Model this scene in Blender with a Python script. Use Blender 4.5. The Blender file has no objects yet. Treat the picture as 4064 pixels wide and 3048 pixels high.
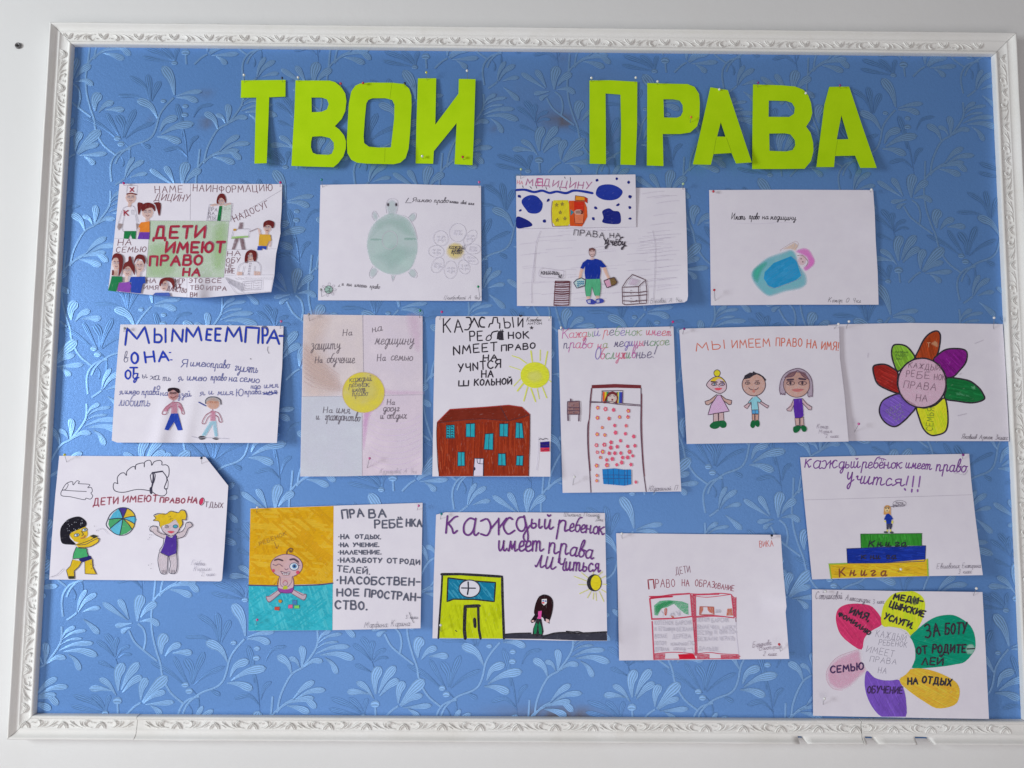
import bpy, math, random
from mathutils import Vector, Matrix, noise
from mathutils.geometry import delaunay_2d_cdt
random.seed(7)
scene = bpy.context.scene
COL = scene.collection

# ------------------------------------------------------------------ camera
FPX = 3050.0
R = Matrix(((0.9999494705, -0.0082448018, -0.0057514876),
            (-0.0064139900, -0.0827197807, -0.9965522057),
            (0.0077406137, 0.9965387404, -0.0827684830)))
CAM = Vector((0.7947748, -1.3525705, 0.4553194))
cam = bpy.data.cameras.new('camera')
cam.sensor_fit = 'HORIZONTAL'; cam.sensor_width = 36.0
cam.lens = 36.0 * FPX / 4064.0
cam.clip_start = 0.01; cam.clip_end = 100
camo = bpy.data.objects.new('camera', cam); COL.objects.link(camo)
camo.matrix_world = Matrix.Translation(CAM) @ R.to_4x4()
scene.camera = camo

# ------------------------------------------------------------------ light of the room
world = bpy.data.worlds.new('World'); scene.world = world; world.use_nodes = True
bg = world.node_tree.nodes['Background']
bg.inputs[0].default_value = (1.0, 0.92, 0.92, 1); bg.inputs[1].default_value = 0.16
def area(name, loc, target, sx, sy, power, colr):
    l = bpy.data.lights.new(name, 'AREA'); l.shape = 'RECTANGLE'; l.size = sx; l.size_y = sy
    l.energy = power; l.color = colr
    o = bpy.data.objects.new(name, l); COL.objects.link(o); o.location = loc
    o.rotation_euler = (Vector(target) - Vector(loc)).to_track_quat('-Z', 'Y').to_euler()
    return o
area('window_light', (-2.6, -2.0, 0.80), (0.5, 0, 0.6), 0.9, 1.3, 98, (0.92, 0.98, 1.0))
area('room_daylight', (0.7, -2.3, -0.45), (0.7, 0, 0.25), 3.2, 1.9, 27, (1.0, 0.95, 0.955))
scene.view_settings.view_transform = 'Standard'; scene.view_settings.look = 'None'
scene.view_settings.exposure = 0.0; scene.view_settings.gamma = 1.0

# ------------------------------------------------------------------ pixels of the photo -> points on the wall
def unproj(px, py, h=0.0):
    d = R @ Vector(((px - 2032) / FPX, -(py - 1524) / FPX, -1))
    k = (-h - CAM.y) / d.y
    return CAM + d * k

def empty(name, loc, label, cat, group=None, parent=None):
    o = bpy.data.objects.new(name, None); COL.objects.link(o); o.location = loc
    o.empty_display_size = 0.01
    o['label'] = label; o['category'] = cat
    if group: o['group'] = group
    return o

def mkobj(name, verts, faces, mats, parent=None, midx=None, alpha=None, uvs=None, smooth=False, origin=None):
    me = bpy.data.meshes.new(name)
    off = Vector((0, 0, 0))
    if parent is not None: off = Vector(parent.location) if parent.parent is None else Vector(parent.location) + Vector(parent.parent.location)
    if origin is not None: off = off + origin
    me.from_pydata([(v[0] - off.x, v[1] - off.y, v[2] - off.z) for v in verts], [], faces)
    for m in (mats if isinstance(mats, (list, tuple)) else [mats]): me.materials.append(m)
    if midx:
        me.polygons.foreach_set('material_index', midx)
    if alpha is not None:
        at = me.attributes.new('a', 'FLOAT', 'POINT'); at.data.foreach_set('value', alpha)
    if uvs is not None:
        ul = me.uv_layers.new(name='UVMap')
        for l in me.loops: ul.data[l.index].uv = uvs[l.vertex_index]
    if smooth: me.polygons.foreach_set('use_smooth', [True] * len(me.polygons))
    me.update()
    o = bpy.data.objects.new(name, me); COL.objects.link(o)
    if parent is not None: o.parent = parent
    if origin is not None: o.location = origin
    return o

# ------------------------------------------------------------------ materials
def lin(c):
    c /= 255.0
    return c / 12.92 if c <= 0.04045 else ((c + 0.055) / 1.055) ** 2.4
class NT:
    def __init__(s, name):
        s.m = bpy.data.materials.new(name); s.m.use_nodes = True; s.t = s.m.node_tree
        s.b = s.t.nodes['Principled BSDF']
    def n(s, typ, **kw):
        nd = s.t.nodes.new(typ)
        for k, v in kw.items():
            if k in nd.inputs: nd.inputs[k].default_value = v
            else: setattr(nd, k, v)
        return nd
    def l(s, a, b): s.t.links.new(a, b)
    def noise(s, scale, detail=3, stretch=None, ang=0.0, rough=0.55):
        tc = s.n('ShaderNodeNewGeometry')
        src = tc.outputs['Position']
        if stretch:
            mp = s.n('ShaderNodeMapping'); mp.inputs['Rotation'].default_value = (0, ang, 0)
            mp.inputs['Scale'].default_value = stretch
            mp.vector_type = 'TEXTURE' if False else 'POINT'
            rot = s.n('ShaderNodeVectorRotate'); rot.rotation_type = 'Y_AXIS'; rot.inputs['Angle'].default_value = ang
            mp.inputs['Rotation'].default_value = (0, 0, 0)
            s.l(src, rot.inputs['Vector']); s.l(rot.outputs[0], mp.inputs['Vector']); src = mp.outputs[0]
        nz = s.n('ShaderNodeTexNoise'); nz.inputs['Scale'].default_value = scale
        nz.inputs['Detail'].default_value = detail; nz.inputs['Roughness'].default_value = rough
        s.l(src, nz.inputs['Vector'])
        return nz.outputs['Fac']
    def ramp(s, f, a, b, lo=0.0, hi=1.0):
        mr = s.n('ShaderNodeMapRange'); mr.inputs[1].default_value = a; mr.inputs[2].default_value = b
        mr.inputs[3].default_value = lo; mr.inputs[4].default_value = hi; s.l(f, mr.inputs[0]); return mr.outputs[0]
    def mix(s, f, a, b, mode='MIX'):
        mx = s.n('ShaderNodeMix'); mx.data_type = 'RGBA'; mx.blend_type = mode
        for i, v in ((0, f), (6, a), (7, b)):
            if isinstance(v, (int, float)): mx.inputs[i].default_value = v
            elif isinstance(v, tuple): mx.inputs[i].default_value = (*v, 1)[:4]
            else: s.l(v, mx.inputs[i])
        return mx.outputs[2]
    def math(s, op, a, b):
        m = s.n('ShaderNodeMath'); m.operation = op
        for i, v in ((0, a), (1, b)):
            if isinstance(v, (int, float)): m.inputs[i].default_value = v
            else: s.l(v, m.inputs[i])
        return m.outputs[0]
    def bump(s, f, strength, dist):
        b = s.n('ShaderNodeBump'); b.inputs['Strength'].default_value = strength; b.inputs['Distance'].default_value = dist
        s.l(f, b.inputs['Height']); s.l(b.outputs[0], s.b.inputs['Normal'])
    def setc(s, c):
        if isinstance(c, tuple): s.b.inputs['Base Color'].default_value = (*c, 1)[:4]
        else: s.l(c, s.b.inputs['Base Color'])
    def done(s, rough=0.8, spec=0.2, metal=0.0):
        s.b.inputs['Roughness'].default_value = rough; s.b.inputs['Specular IOR Level'].default_value = spec
        s.b.inputs['Metallic'].default_value = metal
        return s.m

PAPER = (0.80, 0.77, 0.865)
def mat_paper():
    n = NT('paper')
    f = n.noise(35, 3); g = n.noise(900, 2)
    n.setc(n.mix(n.ramp(f, .3, .7), (0.785, 0.752, 0.85), (0.82, 0.79, 0.88)))
    n.bump(g, 0.25, 0.0003)
    return n.done(0.75, 0.25)
M_PAPER = mat_paper()
INKS = {}
WHITE = [210.0]
def ink(r, g, b, kind='s', ang=0.0):
    key = (r, g, b, kind, round(ang, 2), WHITE[0])
    if key in INKS: return INKS[key]
    k = 0.80 / lin(WHITE[0])
    c = tuple(min(0.88, max(0.003, lin(v) * k * t)) for v, t in zip((r, g, b), (0.97, 1.0, 1.05)))
    n = NT('ink_' + {'s': 'line', 'm': 'marker', 'p': 'pencil', 'w': 'wash', 'b': 'ballpoint'}[kind])
    dk = tuple(v * 0.82 for v in c); lt = tuple(min(.9, v * 1.15 + .01) for v in c)
    if kind == 's':
        f = n.noise(450, 3)
        n.setc(n.mix(n.ramp(f, .3, .75, 0.0, 0.09), c, PAPER)); return n.done(0.8, 0.08) if not INKS.__setitem__(key, n.m) else None
    if kind == 'b':
        f = n.noise(700, 3)
        n.setc(n.mix(n.ramp(f, .3, .7, 0.1, 0.55), c, PAPER)); INKS[key] = n.m; return n.done(0.7, 0.2)
    at = n.n('ShaderNodeAttribute'); at.attribute_name = 'a'
    if kind == 'm':
        f = n.noise(9, 4, (12, 1, 75), ang); g = n.noise(7, 3, (14, 1, 70), ang + .12); e = n.noise(30, 3)
        base = n.mix(n.ramp(f, .36, .62), dk, c)
        base = n.mix(n.ramp(e, .45, .75, 0, .6), base, lt)
        fac = n.ramp(g, .62, .72, 0.0, 0.25)
        col = n.mix(fac, base, tuple(min(.88, .45*v+.42) for v in c))
        fin = col; cov = at.outputs['Fac']
    elif kind == 'p':
        f = n.noise(9, 4, (16, 1, 120), ang); g = n.noise(900, 2); e = n.noise(28, 3)
        a1 = n.ramp(f, .36, .66, .42, 1.0); a2 = n.ramp(g, .35, .65, .82, 1.0); a3 = n.ramp(e, .3, .7, .8, 1.0)
        fac = n.math('MULTIPLY', n.math('MULTIPLY', a1, a2), n.math('MULTIPLY', a3, at.outputs['Fac']))
        fin = c; cov = fac
    else:
        e = n.noise(26, 4); g = n.noise(700, 2)
        fac = n.math('MULTIPLY', n.math('MULTIPLY', n.ramp(e, .3, .7, .55, 1.0), n.ramp(g, .3, .7, .85, 1.0)), at.outputs['Fac'])
        fin = c; cov = fac
    n.setc(fin); INKS[key] = n.m
    n.l(cov, n.b.inputs['Alpha'])
    return n.done(0.7 if kind == 'm' else 0.8, 0.08)

# ------------------------------------------------------------------ 2-D helpers
def pts(s):
    if not isinstance(s, str): return [tuple(p) for p in s]
    v = [float(x) for x in s.replace(',', ' ').split()]
    return list(zip(v[0::2], v[1::2]))
def catmull(P, closed=False, n=6):
    if len(P) < 3: return P
    out = []; N = len(P)
    rng = range(N if closed else N - 1)
    for i in rng:
        if closed: a, b, c, d = P[(i-1) % N], P[i], P[(i+1) % N], P[(i+2) % N]
        else: a, b, c, d = P[max(i-1, 0)], P[i], P[i+1], P[min(i+2, N-1)]
        for j in range(n):
            t = j / n; t2 = t*t; t3 = t2*t
            out.append(tuple(0.5*((2*b[k]) + (-a[k]+c[k])*t + (2*a[k]-5*b[k]+4*c[k]-d[k])*t2 + (-a[k]+3*b[k]-3*c[k]+d[k])*t3) for k in (0, 1)))
    if not closed: out.append(P[-1])
    return out
def resample(P, step, closed=False):
    out = []; Q = P + [P[0]] if closed else P
    for i in range(len(Q)-1):
        a, b = Q[i], Q[i+1]; L = math.hypot(b[0]-a[0], b[1]-a[1]); n = max(1, int(L/step+.999))
        for j in range(n): out.append((a[0]+(b[0]-a[0])*j/n, a[1]+(b[1]-a[1])*j/n))
    if not closed: out.append(Q[-1])
    return out
def inside(x, y, loops):
    c = False
    for P in loops:
        j = len(P)-1
        for i in range(len(P)):
            xi, yi = P[i]; xj, yj = P[j]
            if (yi > y) != (yj > y) and x < (xj-xi)*(y-yi)/(yj-yi)+xi: c = not c
            j = i
    return c
def edist(x, y, loops):
    best = 1e9
    for P in loops:
        j = len(P)-1
        for i in range(len(P)):
            ax, ay = P[j]; bx, by = P[i]; dx, dy = bx-ax, by-ay; L = dx*dx+dy*dy
            t = 0 if L == 0 else max(0, min(1, ((x-ax)*dx+(y-ay)*dy)/L))
            d = (x-ax-t*dx)**2+(y-ay-t*dy)**2
            if d < best: best = d
            j = i
    return math.sqrt(best)
def triangulate(loops, grid):
    V = []; Eg = []
    for P in loops:
        P = resample(P, grid, True); b = len(V)
        V += P; Eg += [(b+i, b+(i+1) % len(P)) for i in range(len(P))]
    xs = [p[0] for p in V]; ys = [p[1] for p in V]
    x = min(xs)+grid*.5
    row = 0
    while x < max(xs):
        y = min(ys)+grid*(.5 if row % 2 else .9)
        while y < max(ys):
            if inside(x, y, loops) and edist(x, y, loops) > grid*.35: V.append((x, y))
            y += grid
        x += grid*.9; row += 1
    vo, eo, fo, _, _, _ = delaunay_2d_cdt([Vector(v) for v in V], Eg, [], 0, 1e-4)
    F = []
    for f in fo:
        cx = sum(vo[i].x for i in f)/len(f); cy = sum(vo[i].y for i in f)/len(f)
        a_, b_, c_ = (vo[i] for i in f[:3])
        if abs((b_-a_).cross(c_-a_)) < 0.02: continue
        if inside(cx, cy, loops): F.append(list(f))
    return [(v.x, v.y) for v in vo], F

def homography(Q):
    # quad (TL,TR,BR,BL) -> unit square, solved by Gauss
    A = []
    for (x, y), (u, v) in zip(Q, ((0, 0), (1, 0), (1, 1), (0, 1))):
        A.append([x, y, 1, 0, 0, 0, -u*x, -u*y, u]); A.append([0, 0, 0, x, y, 1, -v*x, -v*y, v])
    n = 8
    for i in range(n):
        p = max(range(i, n), key=lambda r: abs(A[r][i])); A[i], A[p] = A[p], A[i]
        for r in range(n):
            if r != i:
                f = A[r][i]/A[i][i]
                for c in range(i, n+1): A[r][c] -= f*A[i][c]
    h = [A[i][8]/A[i][i] for i in range(n)]
    return lambda x, y: ((h[0]*x+h[1]*y+h[2])/(h[6]*x+h[7]*y+1), (h[3]*x+h[4]*y+h[5])/(h[6]*x+h[7]*y+1))

# ------------------------------------------------------------------ hand lettering: stroke alphabets
O_ = "~3,10 .6,8 0,5 .6,2 3,0 5.4,2 6,5 5.4,8 3,10"
E_ = "5.5,10 0,10 0,0 5.5,0|0,5 4.5,5"
U = {'А': (7, "0,0 3.5,10 7,0|1.5,4 5.5,4"), 'Б': (6, "5.5,10 0,10 0,0|~0,5.5 4,5.5 6,3 4,0 0,0"),
 'В': (6, "0,0 0,10|~0,10 4,10 5,7.7 4,5.5 0,5.5|~0,5.5 4.5,5.4 6,2.8 4.5,0 0,0"), 'Г': (5, "0,0 0,10 5,10"),
 'Д': (8, "0,-2 0,0 8,0 8,-2|1.5,0 2.5,10 6,10 6.5,0"), 'Е': (5.5, E_), 'Ё': (5.5, E_ + "|1.3,12.5 1.5,12|3.8,12.5 4,12"),
 'Ж': (8, "4,0 4,10|0,10 4,5 0,0|8,10 4,5 8,0"), 'З': (5.5, "~0,9 3,10 5,8 4,5.5 2,5.3|~2,5.3 4.5,5 5.5,2.5 3,0 0,1"),
 'И': (6.5, "0,10 0,0 6.5,10 6.5,0"), 'Й': (6.5, "0,10 0,0 6.5,10 6.5,0|~2,12.8 3.2,11.8 4.8,12.8"),
 'К': (6, "0,0 0,10|5.5,10 0,4.5|1.5,6 6,0"), 'Л': (6.5, "0,0 3.2,10 6.5,0"), 'М': (8, "0,0 1,10 4,3 7,10 8,0"),
 'Н': (6, "0,0 0,10|6,0 6,10|0,5 6,5"), 'О': (6, O_), 'П': (6, "0,0 0,10 6,10 6,0"), 'Р': (5.5, "0,0 0,10|~0,10 4,10 5.5,7.5 4,5 0,5"),
 'С': (6, "~6,8.5 3.5,10 .8,8 0,5 .8,2 3.5,0 6,1.5"), 'Т': (6, "0,10 6,10|3,10 3,0"), 'У': (6, "0,10 3.2,4|6,10 1.5,0"),
 'Ф': (7, "3.5,0 3.5,10|~3.5,9 .5,8 0,6 .8,4 3.5,3.5 6.2,4 7,6 6.5,8 3.5,9"), 'Х': (6, "0,10 6,0|6,10 0,0"),
 'Ц': (7, "0,10 0,0 7,0 7,-2|5.8,10 5.8,0"), 'Ч': (5.5, "~0,10 .2,6 2,4.8 5.5,5.5|5.5,10 5.5,0"),
 'Ш': (8, "0,10 0,0 8,0 8,10|4,10 4,0"), 'Щ': (8.5, "0,10 0,0 8.6,0 8.6,-2|4,10 4,0|8,10 8,0"),
 'Ы': (7.5, "0,10 0,0|~0,5.5 3.5,5.5 5,3 3.5,0 0,0|7.5,10 7.5,0"), 'Ь': (5, "0,10 0,0|~0,5.5 3.5,5.5 5,3 3.5,0 0,0"),
 'Э': (6, "~0,8.5 2.5,10 5.2,8 6,5 5.2,2 2.5,0 0,1.5|2,5 6,5"), 'Ю': (8.5, "0,0 0,10|0,5 2.8,5|~5.6,10 3.2,8 2.8,5 3.2,2 5.6,0 8,2 8.5,5 8,8 5.6,10"),
 'Я': (6, "6,0 6,10|~6,10 2,10 .3,7.5 2,5 6,5|3,5 0,0"), 'N': (6, "0,0 0,10 6,0 6,10"),
 'а': (5.5, "~4.2,4.6 2,5 .3,3.2 .6,.8 2.2,0 4,1.5 4.3,5|~4.3,5 4.2,1 5,0 6,.8"),
 'б': (5, "~4.8,9.5 2.5,8.8 .6,5 .5,1.5 2.5,0 4.3,2 3.5,4.5 1,4"),
 'в': (5, "~.3,2 2.6,6 3.1,9.3 2.2,10 1.3,8 .8,2 2,0 4,1 4,3.2 1.5,4.5 5,4"),
 'г': (4, "~0,4 1.3,5 2.8,4.4 2.2,3 .9,1 1.5,0 3.5,1"),
 'д': (5.5, "~4.2,4.6 2,5 .3,3.2 .6,.8 2.2,0 4,1.5 4.3,5|~4.3,5 4.1,-1 3,-4 1.8,-3.5 2.2,-1.5 5.8,1"),
 'е': (4.4, "~.3,2 3.2,3 3,4.8 1.5,5 .3,3 .6,.6 2.2,0 4.6,1.2"), 'ё': (4.4, "~.3,2 3.2,3 3,4.8 1.5,5 .3,3 .6,.6 2.2,0 4.6,1.2|1.3,7 1.4,6.8|3,7 3.1,6.8"),
 'ж': (8, "~0,4.5 1.5,5 2.3,2.5 1.5,0 0,.5|2.3,2 4.2,4.8|4.2,5 4.2,0|4.2,2 6,4.9|~7.5,4.5 6.5,5 5.3,2.5 6.3,0 8,1"),
 'з': (4.5, "~0,4.2 1.8,5 3,4 2,2.8 1,2.6 3,2.2 3.2,-1 2,-3.5 .8,-3 1.5,-1 4.5,1"),
 'и': (6, "~0,5 0,1.5 1,0 2.5,1.5 3.2,5|~3.2,5 3.2,1 4.2,0 5.8,1.2"), 'й': (6, "~0,5 0,1.5 1,0 2.5,1.5 3.2,5|~3.2,5 3.2,1 4.2,0 5.8,1.2|~1,7.6 2,6.9 3,7.6"),
 'к': (5.2, "0,5 0,0|~4.5,5 3,4.6 .2,2.5|~.8,2.8 2.5,1.5 3.5,0 5,.8"), 'л': (5.2, "~0,.5 .8,0 1.6,2 2.5,5|~2.5,5 2.7,1 3.7,0 5.2,1"),
 'м': (7, "~0,.4 .8,.3 1.5,5|1.5,5 2.8,.8 4.5,5|~4.5,5 4.7,1 5.5,0 7,1"), 'н': (6, "0,5 0,0|0,2.6 3.5,2.6|~3.5,5 3.5,1 4.4,0 6,1"),
 'о': (4.8, "~2.2,5 .4,3.8 .3,1.2 2,0 3.8,1.2 3.8,3.8 2.2,5|3.6,4.4 5,4.5"), 'п': (6, "0,5 0,0|~.1,3 1.5,5 3,4.3 3,1 3.8,0 5.8,1"),
 'р': (5.2, "0.3,5 0,-4|~.1,3 1.5,5 3.3,4.5 3.3,1.5 3.8,0 5.2,.8"), 'с': (4.3, "~3.6,4.2 2,5 .4,3.2 .6,.8 2,0 4.3,1.2"),
 'т': (8, "0,5 0,0|~.1,3 1.3,5 2.5,4.3 2.5,0|~2.5,3 3.7,5 5,4.3 5,1 6,0 7.8,1"),
 'у': (5.5, "~0,5 0,2.5 1.2,1.2 3,3 3.5,5|~3.5,5 3.3,-1.5 2.2,-4 .9,-3.2 1.8,-1.5 5.4,1"),
 'ф': (6.5, "3,9 3,-4|~3,4.5 .5,4.5 .3,1 3,.6 5.7,1 5.5,4.5 3,4.5"), 'х': (5, "~0,4.5 1.3,5 2.3,2.5 3.3,0 4.8,.6|~4.3,5 2.3,2.5 .2,0"),
 'ц': (6, "~0,5 0,1.5 1,0 2.5,1.5 3.2,5|~3.2,5 3.2,1 4.2,0 4.4,-2 3.6,-2.2 5.8,1"),
 'ч': (5.2, "~0,4.3 .8,5 1,3 2.3,2.4 3.6,3.2|~3.6,5 3.6,1 4.4,0 5.4,.8"),
 'ш': (8, "~0,5 0,1.3 1,0 2.4,1.5 2.8,5|~2.8,5 2.8,1.3 3.8,0 5.2,1.5 5.6,5|~5.6,5 5.6,1 6.5,0 8,1"),
 'щ': (8, "~0,5 0,1.3 1,0 2.4,1.5 2.8,5|~2.8,5 2.8,1.3 3.8,0 5.2,1.5 5.6,5|~5.6,5 5.6,1 6.4,0 6.4,-2 8,1"),
 'ы': (6.6, "~0,5 0,1 1.3,0 2.8,1 2.5,2.6 .5,2.6|~4.6,5 4.6,1 5.5,0 6.6,1"), 'ь': (4, "~0,5 0,1 1.3,0 2.8,1 2.5,2.6 .5,2.6"),
 'ю': (6.6, "0,5 0,0|0,2.5 2,2.5|~3.8,5 2.2,3.8 2,1.2 3.8,0 5.6,1.2 5.6,3.8 3.8,5"),
 'я': (5.5, "~0,.3 1,.8 2.5,2.4|~4,2.3 1.8,2.6 1.2,4.2 2.5,5 4,4.8|~4,5 4,1 4.8,0 6,1"),
 '.': (1, "0,0 .3,.3"), ',': (1, "0.3,.5 0,-1.5"), '!': (1.5, "1,10 .5,3|0.3,.6 .4,.2"), '-': (4, "0,5 4,5"), '·': (1, "0,5 .3,5.2"), ':': (1, "0,8 .3,8|0,2 .3,2"),
 '2': (5, "~0,8 2.5,10 4.5,7.5 0,0|0,0 5,0"), '3': (5, "~0,9 2.5,10 4.2,8 2,5.5|~2,5.5 4.8,4 4,.5 0,.5"), '4': (5, "0,10 0,5 5,5|4,10 4,0"),
 '=': (4, "0,6 4,6|0,3.5 4,3.5"), ' ': (4.5, "")}

# ------------------------------------------------------------------ a sheet of paper with its drawing
class Sheet:
    def __init__(s, name, label, tr, quad, outline=None, hf=None, white=210, base=0.0028, mat=None, cat='drawing', group=None, wob=0.0005, grid=12, thick=0.00028):
        s.x0, s.y0, s.k = tr; s.g = ''; s.parts = {}; s.layer = 0; s.base = base; WHITE[0] = white; s.wob = wob
        s.quad = [s.src(p) for p in pts(quad)]
        s.st = homography(s.quad); s.hf = hf or (lambda a, b: 0.0)
        s.seed = random.random()*50
        loops = outline if outline else [pts(quad)]
        loops = [[s.src(p) for p in (pts(l) if isinstance(l, str) else l)] for l in loops]
        s.root = empty(name, s.P(*s.quad[3]), label, cat, group)
        V, F = triangulate(loops, grid)
        sgn = None
        VV = [s.P(x, y, 0) for x, y in V]
        if sum(((VV[f[1]]-VV[f[0]]).cross(VV[f[2]]-VV[f[0]])).y for f in F) > 0: F = [f[::-1] for f in F]
        nb = len(VV); cnt = {}
        for f in F:
            for a, b in zip(f, f[1:]+f[:1]): cnt[(a, b)] = 1
        rim = [e for e in cnt if (e[1], e[0]) not in cnt]
        T = Vector((0, thick, 0)); VA = list(VV)+[v+T for v in VV]; FA = list(F)+[[i+nb for i in f[::-1]] for f in F]
        for a, b in rim:
            k = len(VA); VA += [VV[a], VV[b], VV[b]+T, VV[a]+T]; FA.append([k+1, k, k+3, k+2])
        o = mkobj('paper', VA, FA, mat or M_PAPER, s.root, smooth=True)
        for q in range(len(FA)-len(rim), len(FA)): o.data.polygons[q].use_smooth = False
        s.paper = o
    def src(s, p): return (s.x0+p[0]/s.k, s.y0+p[1]/s.k)
    def h(s, x, y):
        a, b = s.st(x, y)
        w = noise.noise(Vector((a*2.3+s.seed, b*2.0, 0)))*s.wob*2.2 if s.wob else 0
        return s.base+max(0, s.hf(a, b)*1.3+w+s.wob)
    def P(s, x, y, d=0.0): return unproj(x, y, s.h(x, y)+d)
    def dz(s): return 0.00012+s.layer*0.000013
    def part(s, name):
        if name == 'drawn_person': name += '#' + s.g
        if name == 'petal_lettering': name += '#' + str(s.layer)
        if name in ('blue_paint_blots', 'little_flowers', 'stray_marks'): name = name[:-1] + '#' + str(s.layer)
        return s.parts.setdefault(name, dict(v=[], f=[], mi=[], mats=[], a=[]))
    def add(s, name, m, V2, F, alpha=None):
        p = s.part(name); b = len(p['v']); d = s.dz()
        p['v'] += [s.P(x, y, d) for x, y in V2]; p['a'] += alpha or [1.0]*len(V2)
        if m not in p['mats']: p['mats'].append(m)
        k = p['mats'].index(m)
        tri = len(F) and len(F[0]) == 3; fl = tri and sum(((p['v'][b+f[1]]-p['v'][b+f[0]]).cross(p['v'][b+f[2]]-p['v'][b+f[0]])).y for f in F) > 0
        for f in F:
            g = [b+i for i in f]
            if tri:
                p['f'].append(g[::-1] if fl else g); p['mi'].append(k); continue
            A, B, C = p['v'][g[0]], p['v'][g[1]], p['v'][g[2]]
            if ((B-A).cross(C-A)).y > 0: g = g[::-1]
            p['f'].append(g); p['mi'].append(k)
    def F(s, name, m, P, smooth=False, soft=0, clip=True):
        s.layer += 1
        P = pts(P)
        if smooth: P = catmull(P, True, 5)
        L = [[s.src(p) for p in P]]
        V, T = triangulate(L, 12 if not soft else 7)
        al = None
        if soft:
            al = [min(1.0, (edist(x, y, L)/(soft/s.k))) for x, y in V]
        s.add(name, m, V, T, al)
    def E(s, name, m, cx, cy, rx, ry, rot=0, soft=0, n=22, wob=0.03):
        c, q = math.cos(rot), math.sin(rot)
        P = []
        for i in range(n):
            t = i*math.tau/n; r = 1+random.uniform(-wob, wob)
            x, y = rx*r*math.cos(t), ry*r*math.sin(t); P.append((cx+x*c-y*q, cy+x*q+y*c))
        s.F(name, m, P, False, soft)
    def EO(s, name, m, cx, cy, rx, ry, w, rot=0, n=16, a0=0, a1=360):
        c, q = math.cos(rot), math.sin(rot); P = []
        full = a1-a0 >= 360
        for i in range(n+1):
            t = math.radians(a0+(a1-a0)*i/n); x, y = rx*math.cos(t), ry*math.sin(t)
            P.append((cx+x*c-y*q, cy+x*q+y*c))
        s.S(name, m, P, w)
    def S(s, name, m, P, w, smooth=True, closed=False, step=True):
        if step:
            s.layer += 1
            if name.startswith('drawn') and m.name.startswith('ink_line'): w *= 1.4
        P = pts(P)
        if smooth and len(P) > 2: P = catmull(P, closed, 5)
        if closed: P = P+[P[0], P[1]]
        P = [s.src(p) for p in P]; w = w/s.k/2
        P = resample(P, 9)
        Q = [P[0]]
        for p in P[1:]:
            if math.hypot(p[0]-Q[-1][0], p[1]-Q[-1][1]) > 0.4: Q.append(p)
        P = Q
        if len(P) < 2: P = [P[0], (P[0][0]+w, P[0][1])]
        V = []; F = []; n = len(P)
        for i, (x, y) in enumerate(P):
            a = P[max(i-1, 0)]; b = P[min(i+1, n-1)]; dx, dy = b[0]-a[0], b[1]-a[1]; L = math.hypot(dx, dy) or 1
            dx, dy = dx/L, dy/L
            ww = w*(1+0.13*noise.noise(Vector((x*.05, y*.05, s.seed))))
            if i == 0: V += [(x-dx*w-dy*w*.4, y-dy*w+dx*w*.4), (x-dx*w+dy*w*.4, y-dy*w-dx*w*.4)]
            V += [(x-dy*ww, y+dx*ww), (x+dy*ww, y-dx*ww)]
            if i == n-1: V += [(x+dx*w-dy*w*.4, y+dy*w+dx*w*.4), (x+dx*w+dy*w*.4, y+dy*w-dx*w*.4)]
        for i in range(len(V)//2-1): F.append((2*i, 2*i+1, 2*i+3, 2*i+2))
        s.add(name, m, V, F)
    def T(s, name, m, text, base, h, w, slant=0.0, gap=None, jit=0.03, xs=None):
        base = pts(base); s.layer += 1
        if name == 'signature': w *= .72
        if w/s.k < 3.3: w *= .84 if text.isupper() else .74
        if '#' not in name and not name.startswith('drawn'): name += '#' + text + str(base[0])
        cum = [0]
        for a, b in zip(base, base[1:]): cum.append(cum[-1]+math.hypot(b[0]-a[0], b[1]-a[1]))
        adv = 0; pos = []
        for ch in text:
            g = U.get(ch, U['-']); pos.append(adv)
            adv += g[0]+(gap if gap is not None else (0.45 if ch.islower() else 3.0))
        tot = max(0.1, adv-(gap if gap is not None else (0.45 if text[-1].islower() else 3.0)))
        sx = cum[-1]/tot
        def at(d):
            i = 0
            while i < len(cum)-2 and d > cum[i+1]: i += 1
            L = cum[i+1]-cum[i]; t = (d-cum[i])/L; a, b = base[i], base[i+1]
            return a[0]+(b[0]-a[0])*t, a[1]+(b[1]-a[1])*t, (b[0]-a[0])/L, (b[1]-a[1])/L
        for ch, p0 in zip(text, pos):
            if ch == ' ': continue
            g = U.get(ch, U['-']); jy = random.uniform(-jit, jit)*h; jr = random.uniform(-.04, .04)*(jit/.03); js = 1+random.uniform(-jit, jit)*1.5
            ox, oy, tx, ty = at((p0+g[0]/2)*sx)
            for st in g[1].split('|'):
                sm = st.startswith('~'); q = pts(st.lstrip('~'))
                q = [((x-g[0]/2)*sx*js, y/10*h*js) for x, y in q]
                q = [(x+(slant+jr)*y+random.uniform(-.01, .01)*h, y+jy) for x, y in q]
                if sm: q = catmull(q, False, 4)
                q = [(ox+x*tx+y*ty, oy+x*ty-y*tx) for x, y in q]
                s.S(name, m, q, w, smooth=False, step=False)
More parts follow.
